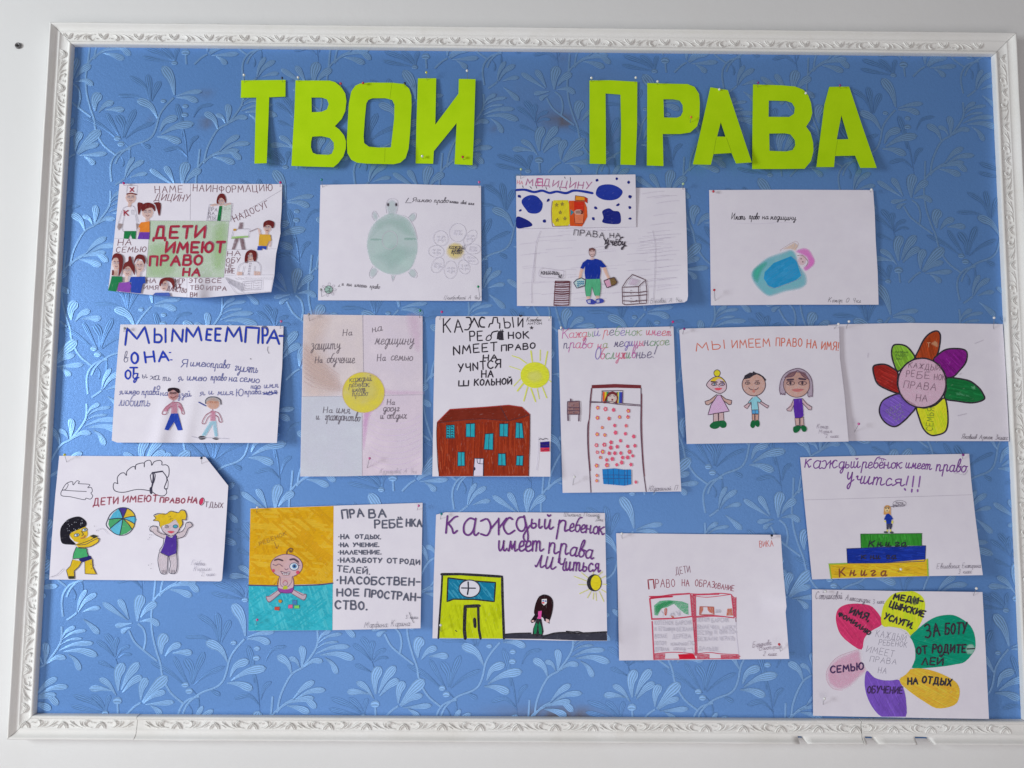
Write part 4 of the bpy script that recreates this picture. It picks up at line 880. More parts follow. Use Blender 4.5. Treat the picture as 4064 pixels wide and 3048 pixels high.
s.F('drawn_school', rb, "132,1080 250,960 560,940 720,928 800,920 925,938 1002,1008 1000,1300 992,1400 990,1586 145,1588 140,1450 130,1300 125,1150"); s.F('drawn_school', rd, "135,1080 250,962 560,942 720,930 790,1065 560,1050 400,1060 270,1072"); s.F('drawn_school', ink(128, 42, 25, 'm', .8), "724,930 800,922 925,938 1000,1008 940,1045 800,1068")
s.hatch('drawn_school', ink(178, 85, 55, 'm', 1.4), "140,1090 990,1060 985,1570 150,1575", 1.45, 45, 6, 90); s.hatch('drawn_school', ink(138, 44, 24, 'm', 1.4), "140,1090 990,1060 985,1570 150,1575", 1.5, 70, 15, 220); s.hatch('drawn_school', ink(165, 60, 30, 'm', 1.4), "140,1090 990,1060 985,1570 150,1575", 1.6, 60, 12, 200)
ol = ink(75, 20, 25); s.S('drawn_school', ink(165, 35, 25), "132,1080 250,960 560,940 800,920 925,938 1002,1008", 6, False); s.S('drawn_school', ol, "724,930 795,1065", 5, False); s.S('drawn_school', ol, "135,1085 400,1058 560,1048 800,1068 1000,1010", 4, False); s.S('drawn_school', ol, "130,1085 125,1200 135,1450 150,1586", 4); s.S('drawn_school', ol, "1002,1010 1000,1300 990,1586", 4)
tq = ink(45, 165, 180, 'm', 1.5); wl = ink(20, 30, 60)
for q in ("215,1110 293,1105 295,1230 215,1230", "402,1095 485,1090 485,1220 400,1218", "718,1095 797,1093 795,1215 717,1212", "872,1082 930,1090 944,1230 865,1228", "582,1190 658,1185 655,1340 570,1335", "325,1360 388,1360 390,1490 322,1492", "705,1375 772,1375 777,1488 703,1485", "878,1395 940,1395 935,1488 872,1485"):
    P = pts(q); s.F('drawn_window', tq, P); s.S('drawn_window', wl, P, 5, False, True); s.S('drawn_window', wl, [((P[0][0]+P[1][0])/2, P[0][1]), ((P[2][0]+P[3][0])/2, P[2][1])], 4)
    for nm in [k for k in s.parts if k == 'drawn_window']: s.parts['drawn_window#'+q] = s.parts.pop(nm)
for i in range(5):
    for x in (232, 272): s.S('drawn_school', wl, [(x-8, 1125+i*24), (x, 1120+i*24), (x+8, 1128+i*24)], 5)
s.F('drawn_door', ink(214, 205, 220), "482,1420 566,1422 563,1585 470,1585"); s.S('drawn_door', wl, "470,1585 482,1420 566,1422 563,1585", 5, False); s.S('drawn_door', wl, "505,1422 510,1460 530,1470 560,1472", 4); s.S('drawn_door', wl, "535,1422 532,1470", 4); s.E('drawn_door', wl, 482, 1518, 9, 16)
s.S('drawn_flag', ink(90, 85, 95), "1085,1245 1105,1235 1125,1245 1145,1232 1168,1240", 4); s.F('drawn_flag', ink(40, 30, 120, 'm'), "1100,1268 1185,1260 1187,1318 1100,1320"); s.F('drawn_flag', ink(210, 55, 80, 'm'), "1100,1322 1186,1318 1188,1355 1102,1358"); s.S('drawn_flag', ink(40, 25, 60), "1105,1290 1140,1298 1180,1288", 4); s.S('drawn_flag', ink(120, 20, 50), "1105,1338 1130,1345 1150,1335 1180,1342", 4); s.S('drawn_flag', ink(190, 182, 195, 'b'), "1085,1220 1080,1400 1065,1530", 4)
s.done()

# H ---- bed with little flowers
s = sheet('H', 'portrait sheet with a long bed dotted with small pink flowers and rainbow handwriting', 2180, 1260, 2.3033, "80,105 1135,82 1207,1590 122,1603", white=204,
    outline=["80,110 600,95 1135,82 1160,700 1185,1200 1207,1590 700,1597 122,1603 105,1000 92,500"], hf=lambda a, b: .004*a*b+.003*b)
cs = [ink(*c) for c in ((205, 90, 130), (180, 80, 150), (110, 150, 110), (80, 70, 110), (205, 90, 100), (120, 100, 170), (150, 160, 110), (200, 80, 110))]
def rainbow(tx, x0, x1, y0, y1, h, cl, w=7):
    n_ = len(tx)
    for i, ch in enumerate(tx):
        if ch == ' ': continue
        a, b = x0+(x1-x0)*i/n_, x0+(x1-x0)*(i+.93)/n_
        s.T('rainbow_handwriting', cs[cl[i % len(cl)]], ch, [(a, y0+(y1-y0)*i/n_), (b, y0+(y1-y0)*i/n_)], h, w, .15)
rainbow('Каждый', 118, 470, 190, 165, 90, (1, 0, 7, 4, 2, 5)); rainbow('ребёнок', 495, 850, 165, 165, 92, (4, 3, 2, 5, 2, 2, 6)); rainbow('имеет', 885, 1120, 160, 172, 85, (7, 0, 1, 4, 7))
rainbow('право', 130, 400, 280, 280, 95, (3, 1, 0, 1, 0)); rainbow('на', 440, 535, 285, 270, 80, (0, 6)); rainbow('медицынское', 590, 1100, 268, 250, 90, (3, 3, 5, 5, 1, 0, 3, 2, 2, 6, 2)); rainbow('Обслуживнье!', 415, 985, 385, 365, 110, (5, 0, 2, 2, 0, 7, 2, 1, 3, 3, 3, 3))
bro = ink(115, 45, 50, 'm'); bl_ = ink(90, 65, 80)
s.F('drawn_bed', bro, "388,618 600,608 838,618 838,648 600,642 388,648"); s.S('drawn_bed', bl_, "385,648 372,768 368,910 350,1000 352,1200 368,1400 380,1598", 6); s.S('drawn_bed', ink(110, 55, 65), "392,620 378,768 360,1000 360,1200 375,1400", 5); s.S('drawn_bed', bl_, "838,648 838,800 835,1000 845,1200 860,1400 885,1590", 6); s.S('drawn_bed', ink(110, 55, 65), "845,700 845,1000 855,1250 870,1450", 5)
s.S('drawn_bed', bl_, "370,768 600,780 840,800", 5); s.S('drawn_bed', bl_, "372,778 500,778 640,795 840,810", 5)
for i, c in enumerate(((215, 80, 50), (225, 140, 40), (220, 200, 60), (60, 140, 70), (60, 150, 160))): s.F('drawn_bed', ink(*c, 'm', 1.5), [(490+i*11, 680), (501+i*11, 680), (499+i*11, 770), (488+i*11, 768)])
for i, c in enumerate(((40, 100, 60), (225, 190, 50), (50, 120, 180), (50, 60, 160), (70, 60, 150))): s.F('drawn_bed', ink(*c, 'm', 1.5), [(615+i*11, 682), (626+i*11, 682), (622+i*11, 782), (612+i*11, 780)])
s.S('drawn_bed', bl_, "480,672 672,668 668,785", 5, False); s.S('drawn_bed', bl_, "484,672 478,770", 5)
s.F('drawn_bed', bro, "520,720 540,685 580,675 615,690 630,730 620,790 600,785 600,720 565,700 535,730 515,785 495,785"); s.E('drawn_bed', ink(228, 195, 185, 'w'), 574, 738, 42, 45); s.S('drawn_bed', bro, "535,720 575,695 618,715", 9)
for x in (555, 595): s.S('drawn_bed', bl_, [(x-10, 715), (x, 720), (x+10, 714)], 4)
s.E('drawn_bed', ink(120, 40, 50), 576, 752, 9, 9); s.S('drawn_bed', bl_, "500,768 580,770 620,790", 4)
pf = ink(225, 90, 115, 'm'); yf = ink(235, 190, 60)
for x, y in ((442, 825), (513, 837), (587, 845), (722, 853), (440, 917), (545, 924), (642, 910), (718, 910), (597, 988), (702, 990), (483, 1007), (437, 1068), (507, 1075), (605, 1053), (695, 1063), (771, 1088), (650, 1127), (564, 1142), (430, 1168), (502, 1163), (620, 1182), (715, 1178), (782, 1173), (561, 1190), (438, 1232), (487, 1228), (547, 1242), (598, 1241), (653, 1240), (733, 1228), (466, 1280), (762, 1265), (715, 1280), (669, 1281), (524, 1303), (575, 1294), (661, 1326), (526, 1350), (616, 1347), (746, 1345), (432, 1355), (435, 1445), (433, 1493), (791, 1505)):
    r = random.uniform(13, 21) if y < 1400 else 15
    s.F('little_flowers', pf, [(x+r*(1 if i % 2 else .75)*math.cos(i*.63), y+r*1.15*(1 if i % 2 else .75)*math.sin(i*.63)) for i in range(10)]); s.layer -= 1; s.E('little_flowers', yf if random.random() < .7 else ink(235, 170, 160), x, y, r*.42, r*.5, n=7)
bq = ink(35, 120, 185, 'm', 1.5); s.F('blue_blanket', bq, "485,1388 600,1380 680,1392 748,1390 750,1525 680,1538 600,1530 495,1522"); bd = ink(20, 70, 130)
for q in ("488,1440 620,1440 748,1445", "490,1470 620,1472 748,1470", "535,1385 540,1525", "585,1382 588,1530", "635,1388 638,1532", "690,1392 690,1535", "715,1392 716,1530"): s.S('blue_blanket', bd, q, 5)
s.F('drawn_nightstand', ink(130, 65, 55, 'p', .2), "168,770 275,765 280,885 165,885"); s.S('drawn_nightstand', bl_, "168,770 275,765 280,885 165,885 168,770", 6, False); s.S('drawn_nightstand', bl_, "168,820 278,825", 6); s.S('drawn_nightstand', bl_, "166,852 278,850", 6); s.S('drawn_nightstand', bl_, "170,885 172,942", 9, False); s.S('drawn_nightstand', bl_, "272,885 270,945", 9, False); s.S('drawn_nightstand', bl_, "196,748 196,768", 10, False)
for y in (800, 835, 868): s.E('drawn_nightstand', bl_, 225, y, 6, 6)
s.T('signature', ink(95, 85, 100), 'Юдакиной П', "908,1585 1165,1578", 45, 5, .35)
s.done()

# J ---- flower with black outlines (lies under I)
s = sheet('J', 'flower drawing with thick black outlines and a pink centre, tucked against the right moulding', 3300, 1250, 2.9105, "-40,105 1978,105 2052,1458 40,1455", white=188, base=.0028,
    outline=["-40,115 90,108 900,92 1978,105 2010,600 2035,1100 2052,1458 1000,1456 40,1455 0,800"], hf=lambda a, b: .002*b)
ob = ink(22, 14, 26)
for nm, c, q, ang in (('petal', (152, 60, 28), "970,500 1010,400 1070,280 1140,210 1220,185 1258,240 1245,380 1220,460 1180,530 1080,500", 1.3), ('petal', (115, 25, 115), "1180,530 1230,460 1320,400 1430,388 1530,400 1568,450 1550,550 1480,640 1410,710 1330,720 1290,640", .8),
    ('petal', (20, 100, 50), "1330,730 1470,735 1600,765 1700,840 1750,910 1762,975 1630,1015 1450,995 1310,965 1325,850", .2), ('petal', (195, 215, 40), "985,1070 1080,1075 1200,1040 1300,960 1335,1060 1345,1240 1310,1350 1200,1390 1130,1380 1060,1310 1010,1180", 1.2),
    ('petal', (110, 80, 165), "780,910 850,980 970,1060 900,1160 830,1230 750,1285 680,1280 600,1220 555,1130 565,1040 620,970", .6), ('petal', (140, 35, 30), "765,670 700,610 620,572 530,575 482,600 490,690 530,790 620,850 780,905 760,800", .5), ('petal', (120, 165, 50), "770,650 720,560 695,450 710,360 770,340 860,360 930,430 960,500 870,560", 1.1)):
    s.F('petal#'+q, ink(*c, 'm', ang), q, True); s.hatch('petal#'+q, ink(*[min(255, int(v*1.12+6)) for v in c], 'm', ang), q, ang, 16, 8, 120); s.hatch('petal#'+q, ink(*[int(v*.9) for v in c], 'm', ang), q, ang, 26, 12, 160); s.S('petal#'+q, ob, q, 18, True, True)
s.E('flower_centre', ink(205, 160, 175, 'p', 1.4), 1045, 785, 275, 280, n=36, wob=.01); s.EO('flower_centre', ob, 1045, 785, 278, 285, 16, n=36)
pen = ink(95, 70, 85)
for tx, b, h in (('КАЖДЫЙ', "888,605 1250,645", 62), ('РЕ', "862,715 955,715", 75), ('БЁ', "985,735 1130,735", 75), ('НОК', "1185,750 1310,755", 65), ('ПРАВА', "830,838 1200,875", 80), ('НА', "975,995 1100,1000", 75)): s.T('flower_centre', pen, tx, b, h, 7, .12)
s.T('petal_lettering', ink(110, 125, 20), 'СЕМЬЯ', "1165,1340 1185,1075", 75, 8)
for i in range(3): s.T('petal_lettering', ink(60, 95, 25), ('НАЗВАН', 'РАБОТУ', 'НАТ')[i], [(738+i*6, 440+i*38), ((880 if i < 2 else 820), 445+i*38)], 24, 6)
for i in range(4): s.T('petal_lettering', ink(60, 40, 110, 'b'), ('ОБУЧ', 'ЕНИЕ', 'ДОМ', 'НА')[i], [(640+i*35, 1130+i*36), (800+i*20, 1050+i*42)], 34, 6)
s.F('petal_lettering', ink(190, 140, 105, 'w'), "1150,320 1195,290 1240,330 1240,360 1225,385 1180,360 1150,345", False, 8); s.F('petal_lettering', ink(190, 140, 105, 'w'), "1065,340 1090,315 1095,345 1070,365", False, 6); s.F('petal_lettering', ink(100, 165, 120, 'w'), "1605,820 1660,810 1670,860 1620,870", False, 12); s.F('petal_lettering', ink(80, 150, 105, 'w'), "1425,880 1500,900 1610,930 1600,950 1440,930", False, 12)
s.T('petal_lettering', ink(190, 140, 105), 'Т', "1105,370 1140,370", 50, 7)
s.T('signature', ink(60, 45, 60), 'Яковлев Артем 3класс', "1500,1430 2035,1440", 55, 6, .3)
for q in ("425,440 418,490", "1655,330 1755,290", "1475,695 1500,670", "1460,1165 1560,1140"): s.S('stray_marks', ink(140, 130, 140, 'b'), q, 4, False)
s.done()

# I ---- three children
s = sheet('I', 'three big-headed children in a row with dark green shoes under an orange heading', 2660, 1250, 2.9105, "105,160 1950,122 2060,1462 190,1490", white=196, base=.0052,
    outline=["105,175 150,158 1000,135 1950,122 1960,500 2010,900 2060,1462 1000,1478 190,1490 170,1100 130,600"], hf=lambda a, b: .003*a+.006*a*a*b*b+.003*(1-a)*b)
orr = ink(190, 95, 70); ol = ink(65, 42, 58); sk = ink(195, 150, 130, 'p', .8); skp = ink(205, 170, 172, 'p', .3)
for tx, b in (('МЫ', "300,415 625,385"), ('ИМЕЕМ', "715,385 1150,365"), ('ПРАВО', "1222,355 1520,365"), ('НА', "1578,380 1690,385"), ('ИМЯ!', "1745,395 1945,410")): s.T('orange_heading', orr, tx, b, 92, 11)
# girl 1
s.E('drawn_child', ink(235, 195, 45, 'm'), 541, 672, 37, 38); s.EO('drawn_child', ol, 541, 672, 37, 38, 6); s.F('drawn_child', ink(205, 175, 180, 'p'), "420,800 470,740 540,710 600,730 645,790 645,860 600,900 560,905 500,880 440,840"); s.F('drawn_child', ink(230, 180, 50, 'm'), "460,765 500,725 560,708 610,735 635,780 590,740 555,735 520,765"); s.S('drawn_child', ol, "420,800 470,740 540,710 600,730 645,790 645,860 600,900 560,905 500,880 440,840", 6, True, True)
for x, g in ((507, (90, 120, 130)), (598, (130, 120, 150))): s.EO('drawn_child', ol, x, 800, 30, 14, 6); s.E('drawn_child', ink(*g), x+4, 800, 11, 11)
s.S('drawn_child', ol, "475,770 540,775", 11, False); s.S('drawn_child', ol, "580,770 620,775", 8, False); s.F('drawn_child', ink(210, 80, 95, 'm'), "510,850 545,842 600,845 570,868 535,868", True); s.S('drawn_child', ol, "555,800 550,815 575,830", 3)
s.F('drawn_child', sk, "530,925 460,980 400,1000 410,1035 440,1040 510,980"); s.F('drawn_child', sk, "585,925 640,970 710,990 705,1030 680,1035 610,985"); s.S('drawn_child', ol, "535,920 460,980 400,1000 412,1035 440,1040 510,985", 6, False); s.S('drawn_child', ol, "585,925 640,970 710,988 705,1030 680,1038 615,990", 6, False)
s.F('drawn_child', ink(210, 165, 200, 'p', 1.2), "545,925 580,925 680,1112 600,1125 435,1155 470,1040"); s.S('drawn_child', ol, "545,925 580,925 682,1112 600,1125 435,1155 470,1040 545,925", 6, False)
for q in ("498,1140 552,1132 556,1225 498,1235", "560,1132 615,1125 620,1220 560,1225"): s.F('drawn_child', ink(200, 165, 160, 'p', 1.5), q); s.S('drawn_child', ol, q, 5, False, True)
gs = ink(25, 95, 55, 'm'); s.F('drawn_child', gs, "455,1280 490,1240 550,1225 570,1240 575,1285 530,1315 480,1310", True); s.F('drawn_child', gs, "565,1230 620,1220 650,1255 640,1295 600,1305 570,1280", True)
# boy
P_ = 'drawn_child#b'
s.E(P_, sk, 965, 805, 133, 128, n=28, wob=.01); s.EO(P_, ol, 965, 805, 135, 130, 6, n=28); s.F(P_, ink(30, 22, 34), "845,745 860,700 920,665 950,668 960,650 990,668 1030,680 1075,710 1110,750 1095,765 1060,715 1000,685 960,700 920,730")
for x in (893, 1005): s.EO(P_, ol, x, 788, 28, 13, 5); s.E(P_, ink(110, 90, 80), x+4, 788, 8, 9); s.S(P_, ol, [(x-18, 762), (x+20, 760)], 5)
s.S(P_, ol, "905,840 930,860 965,865 1000,858 1018,840", 5); s.E(P_, ink(200, 125, 115, 'w'), 965, 880, 16, 20)
s.F(P_, skp, "905,1020 850,1050 855,1075 890,1085 930,1015"); s.F(P_, skp, "1050,1000 1135,1050 1130,1075 1105,1070 1030,1015"); s.S(P_, ol, "910,1015 850,1055 888,1085 930,1020", 5, False); s.S(P_, ol, "1050,1000 1105,1035 1138,1050 1122,1078 1030,1015", 5, False)
s.F(P_, ink(135, 190, 215, 'm', 1.3), "950,955 1000,940 1050,990 1035,1015 1005,1000 1020,1095 940,1095 932,1000 910,1020 900,1010"); s.S(P_, ol, "950,955 900,1010 915,1022 935,1000 940,1098 1020,1095 1008,1000 1035,1015 1052,990 1000,940", 5, False); s.F(P_, ink(80, 150, 195, 'm', 1.3), "942,1098 1020,1096 1022,1142 945,1142"); s.S(P_, ol, "942,1098 1020,1096 1022,1142 945,1142 942,1098", 5, False); s.S(P_, ol, "980,1098 982,1142", 4)
for q in ("945,1145 975,1145 972,1220 948,1222", "980,1145 1020,1145 1018,1218 982,1220"): s.F(P_, ink(200, 150, 125, 'p', 1.5), q); s.S(P_, ol, q, 5, False, True)
s.F(P_, gs, "940,1225 975,1220 985,1270 955,1308 925,1280", True); s.F(P_, gs, "985,1222 1022,1218 1033,1270 1010,1295 985,1270", True)
# girl 2
P_ = 'drawn_child#c'
s.F(P_, ink(165, 145, 160, 'p', 1.4), "1265,850 1280,760 1330,680 1400,635 1480,618 1560,650 1620,720 1645,850 1640,940 1600,950 1590,800 1340,790 1325,925 1275,920"); s.E(P_, sk, 1460, 805, 150, 145, n=28, wob=.01); s.EO(P_, ol, 1460, 805, 152, 146, 5, n=28)
s.F(P_, ink(120, 85, 95, 'p', .6), "1320,720 1370,665 1470,640 1420,705"); s.F(P_, ink(120, 85, 95, 'p', 2.4), "1470,640 1560,665 1605,745 1540,715"); s.S(P_, ink(90, 55, 75), "1320,720 1420,705 1470,640 1540,715 1605,745", 6); s.S(P_, ink(90, 65, 85), "1275,920 1262,850 1285,740 1350,660 1470,618 1570,655 1630,740 1645,860 1640,945", 6); s.S(P_, ink(90, 65, 85), "1275,920 1285,905 1300,922 1312,908 1325,925 1330,880", 5); s.S(P_, ink(90, 65, 85), "1590,880 1590,930 1605,950 1620,935 1640,945", 5)
for x in (1390, 1528): s.EO(P_, ol, x, 788, 46, 22, 5); s.E(P_, ink(60, 40, 50), x-2, 786, 13, 19)
s.S(P_, ol, "1352,750 1420,745", 15, False); s.S(P_, ol, "1490,735 1560,745", 15, False); s.F(P_, ink(200, 115, 115, 'p'), "1405,865 1450,852 1540,858 1500,885 1440,885", True); s.S(P_, ink(150, 80, 85), "1405,865 1470,868 1540,858", 4)
s.F(P_, skp, "1425,980 1350,1085 1350,1110 1395,1112 1430,1040"); s.F(P_, skp, "1525,965 1632,1065 1625,1095 1600,1095 1530,1020"); s.S(P_, ol, "1425,975 1395,1050 1345,1090 1352,1108 1395,1112 1425,1045", 5, False); s.S(P_, ol, "1525,965 1580,1030 1635,1062 1628,1098 1600,1095 1530,1020", 5, False)
s.F(P_, ink(85, 45, 150, 'm', 1.4), "1428,970 1520,962 1532,1050 1540,1165 1500,1190 1440,1188 1425,1080")
for q in ("1440,1192 1492,1190 1492,1275 1450,1278", "1500,1190 1538,1178 1545,1275 1502,1275"): s.F(P_, ink(200, 160, 145, 'p', 1.5), q); s.S(P_, ol, q, 5, False, True)
s.F(P_, gs, "1420,1330 1430,1290 1500,1280 1508,1310 1470,1355 1435,1360", True); s.F(P_, gs, "1510,1290 1550,1278 1578,1310 1565,1345 1530,1345", True)
pen = ink(110, 95, 112)
s.T('signature', pen, 'Комар', "1690,1310 1825,1312", 52, 5, .25); s.T('signature', pen, 'Мария', "1715,1370 1865,1362", 48, 5, .25); s.T('signature', pen, '2 класс', "1795,1420 1945,1415", 44, 5, .15)
s.done()

# K ---- ball game
s = sheet('K', 'two children playing with a striped ball, top right corner of the sheet cut off', 160, 1780, Z, "208,80 2060,92 1990,1455 98,1438", white=228,
    outline=["208,80 1000,84 1812,92 2062,408 2045,700 2020,1100 1995,1430 1985,1455 1960,1458 1000,1446 98,1438 125,1000 165,500"], hf=lambda a, b: .013*a*a*(.3+b*.7)+.003*b+.003*max(0, a-.7)*math.sin(b*7))
ln = ink(45, 42, 65); s_ = s
s.S('drawn_cloud', ln, "240,455 225,490 240,520 330,530 480,562 500,545 550,555 575,520 555,490 570,470 560,430 520,430 540,395 420,385 430,365 400,355 360,400 352,365 300,375 265,410 240,455", 5); s.S('drawn_cloud', ln, "240,455 360,465 505,472", 5); s.S('drawn_cloud', ln, "240,460 280,445 305,400 295,380", 4)
s.S('drawn_cloud#2', ln, "850,385 810,378 800,430 830,470 920,480 1060,450 1200,465 1280,510 1350,520 1385,490 1382,455", 6); s.S('drawn_cloud#2', ln, "850,385 845,320 880,275 920,268 945,295 950,250 1000,205 1035,200 1042,230 1050,180 1110,160 1140,165 1140,205 1145,150 1190,128 1215,145 1222,185 1250,145 1310,130 1335,150 1335,180 1380,180 1410,210 1410,290 1385,330", 6)
s.S('drawn_cloud#2', ln, "1230,265 1240,300 1235,370 1215,460 1215,485", 12); s.S('drawn_cloud#2', ln, "1205,300 1230,265 1260,290 1245,370 1225,380 1205,300", 6); s.S('drawn_cloud#2', ln, "1240,265 1340,250", 11, False); s.S('drawn_cloud#2', ln, "1340,250 1390,330 1360,430 1385,440", 7); s.S('drawn_cloud#2', ln, "1390,330 1402,370 1395,440 1370,450", 4); s.S('drawn_cloud#2', ln, "1212,440 1216,485", 22, False)
rr = ink(215, 90, 110, 'p', .9); br = ink(95, 55, 75)
for tx, b, h in (('ДЕТИ', "580,625 850,605", 75), ('ИМЕЮТ', "905,590 1280,580", 68), ('ПРАВО', "1310,590 1580,600", 52), ('НА', "1615,590 1715,600", 62)): s.T('lettering', rr, tx, b, h, 16, .15, jit=0); s.T('lettering', br, tx, b, h, 7, .15, jit=0)
s.E('lettering', ink(220, 60, 100, 'm'), 1765, 580, 22, 42, .3); s.T('lettering', br, 'О', "1740,625 1790,625", 85, 7, .2); s.T('lettering', br, 'ТДЫХ', "1805,640 2000,650", 55, 7, .1)
cx, cy = 905, 768
bal = [(2, (75, 55, 140)), (1, (225, 190, 50)), (0, (90, 185, 215)), (7, (225, 190, 50)), (6, (80, 170, 110)), (5, (100, 190, 215)), (4, (80, 170, 110)), (3, (90, 185, 215))]
rim = [(cx+p[0], cy+p[1]) for p in ((135, -25), (45, -108), (-45, -108), (-150, 10), (-140, 110), (-35, 185), (100, 115), (130, 60))]
ballc = ((225, 190, 50), (75, 55, 140), (90, 185, 215), (80, 170, 110), (100, 190, 215), (80, 170, 110), (225, 190, 50), (90, 185, 215))
for i in range(8):
    a, b = rim[i], rim[(i+1) % 8]; m_ = ((a[0]+b[0])/2, (a[1]+b[1])/2); k_ = 1.12; m2 = (885+(m_[0]-885)*k_, 802+(m_[1]-802)*k_)
    s.F('drawn_ball', ink(*ballc[i], 'm', i*.6), [(cx, cy), a, m2, b])
for a in rim: s.S('drawn_ball', ink(30, 45, 60), [(cx, cy), ((a[0]+cx)/2+4, (a[1]+cy)/2-6), a], 7)
s.S('drawn_ball', ink(40, 60, 80), "840,665 905,648 975,665 1030,720 1040,790 1025,860 980,920 910,952 830,940 760,890 722,840 735,790 770,720", 6, True, True)
# left child
ye = ink(228, 190, 40, 'm', 1.2); P_ = 'drawn_child'
s.F(P_, ye, "320,930 480,850 515,880 520,950 480,1000 430,1035 375,1020 330,970"); s.F(P_, ink(28, 25, 36, 'm'), "250,830 300,780 380,750 440,752 500,800 500,850 440,880 340,925 320,980 385,1050 330,1055 240,1040 218,960 222,880", True)
for i in range(26):
    x, y = 280+random.random()*190, 780+random.random()*140
    s.E(P_, ink(200, 200, 210), x, y, 4, 3, n=6)
for x, y in ((398, 950), (485, 893)): s.E(P_, ink(215, 220, 225), x, y, 26, 15, -.2); s.E(P_, ink(60, 110, 120), x+6, y-2, 11, 11); s.EO(P_, ln, x, y, 27, 16, 4, -.2)
s.S(P_, ln, "450,910 470,940 455,955", 5); s.S(P_, ink(190, 90, 60), "445,985 475,978 490,955", 7)
s.F(P_, ye, "385,1055 440,1020 560,950 600,965 640,985 635,1025 560,1070 480,1095 420,1085"); s.S(P_, ink(70, 50, 40), "385,1060 440,1045 560,1000 590,965", 5); s.S(P_, ln, "420,1060 500,1050 560,1020 640,985 635,1025 540,1080 420,1085", 5); s.F(P_, ink(60, 60, 45, 'm'), "540,960 580,945 635,960 600,985 570,975")
s.F(P_, ink(75, 175, 110, 'm', 1.0), "395,1080 420,1095 505,1098 508,1140 525,1185 470,1200 355,1210 365,1150"); s.S(P_, ln, "395,1080 365,1150 355,1210 440,1205 525,1185 508,1098 420,1092", 5, False); s.F(P_, ink(40, 38, 110, 'm'), "420,1215 545,1175 565,1210 490,1240 450,1250")
s.F(P_, ye, "352,1220 450,1240 420,1300 370,1345 375,1420 310,1430 285,1340 330,1290"); s.F(P_, ye, "488,1240 565,1215 575,1300 615,1370 600,1382 490,1375"); s.S(P_, ln, "352,1220 330,1290 285,1335 310,1425 375,1425 370,1345 420,1300 452,1250", 5, False); s.S(P_, ln, "488,1240 490,1375 615,1380 575,1300 568,1215", 5, False); s.F(P_, ink(60, 60, 40, 'm'), "310,1400 375,1400 378,1430 315,1432")
# right child
P_ = 'drawn_child#r'
s.F(P_, ye, "1310,850 1300,800 1240,790 1265,770 1245,745 1290,725 1340,710 1380,720 1420,690 1470,690 1510,705 1540,680 1585,685 1605,730 1590,780 1555,785 1560,830 1530,880 1500,800 1480,775 1420,820 1330,850 1320,880"); s.F(P_, ink(222, 200, 205, 'p'), "1330,870 1420,825 1475,780 1520,830 1525,890 1490,935 1440,960 1390,940 1345,905"); s.S(P_, ln, "1310,850 1300,800 1240,790 1270,765 1245,735 1290,715 1375,720 1430,688 1510,705 1545,675 1585,685 1605,740 1600,785 1555,780 1560,830 1520,890", 5)
s.S(P_, ln, "1330,870 1345,910 1400,950 1440,962 1495,930 1525,890", 5); s.E(P_, ink(60, 160, 180), 1482, 855, 24, 20); s.EO(P_, ln, 1482, 855, 26, 18, 4); s.EO(P_, ln, 1388, 858, 20, 14, 4); s.E(P_, ink(120, 120, 130), 1390, 858, 8, 8); s.F(P_, ink(215, 80, 100, 'm'), "1395,912 1430,905 1470,912 1435,932", True)
for i in range(8): s.E(P_, ink(60, 50, 30), 1400+random.random()*90, 740+random.random()*50, 4, 4, n=6)
s.F(P_, ink(225, 205, 205, 'p'), "1205,900 1235,855 1285,870 1300,910 1390,950 1350,995 1270,950 1230,920"); s.S(P_, ln, "1355,990 1270,950 1230,915 1205,905 1205,870 1240,850 1285,865 1285,905 1330,935 1385,945", 5); s.F(P_, ink(225, 205, 205, 'p'), "1500,930 1590,870 1610,815 1665,830 1660,860 1620,880 1580,970 1500,985"); s.S(P_, ln, "1500,930 1560,905 1590,860 1600,820 1640,808 1668,840 1650,862 1620,880 1580,960 1500,990", 5)
s.F(P_, ink(80, 50, 150, 'm', 1.0), "1385,945 1400,970 1440,980 1490,940 1495,1060 1490,1150 1410,1180 1320,1140 1350,1070 1370,1000"); s.S(P_, ln, "1355,995 1345,1060 1310,1130 1410,1182 1495,1148 1498,960", 5); s.F(P_, ink(222, 205, 208, 'p', 1.3), "1305,1140 1400,1185 1395,1270 1390,1370 1330,1370 1290,1250"); s.F(P_, ink(222, 205, 208, 'p', 1.3), "1410,1185 1495,1150 1500,1280 1485,1365 1420,1365 1425,1270"); s.S(P_, ln, "1305,1140 1290,1230 1315,1350 1345,1378 1385,1365 1395,1270 1400,1185", 5); s.S(P_, ln, "1410,1185 1430,1270 1415,1360 1480,1368 1502,1280 1495,1150", 5)
for x in (1335, 1352, 1368, 1435, 1452, 1468): s.S(P_, ln, [(x, 1335), (x+4, 1365)], 4)
for i in range(16): s.E('stray_marks', ln, random.choice((570, 1200, 600))+random.uniform(-20, 25), random.choice((880, 970, 1290))+random.uniform(-30, 30), 4, 4, n=6)
s.S('stray_marks', ink(120, 115, 130, 'b'), "105,1412 180,1385 250,1320", 4); s.S('stray_marks', ink(190, 185, 195, 'b'), "610,900 680,880 740,940", 4)
pen = ink(150, 145, 160); s.T('signature', pen, 'Гейбель', "1655,1280 1805,1285", 55, 5, .3); s.T('signature', pen, 'Кирилл', "1680,1345 1865,1340", 52, 5, .3); s.T('signature', pen, '2 класс', "1765,1400 1910,1398", 45, 5, .2)
s.done()

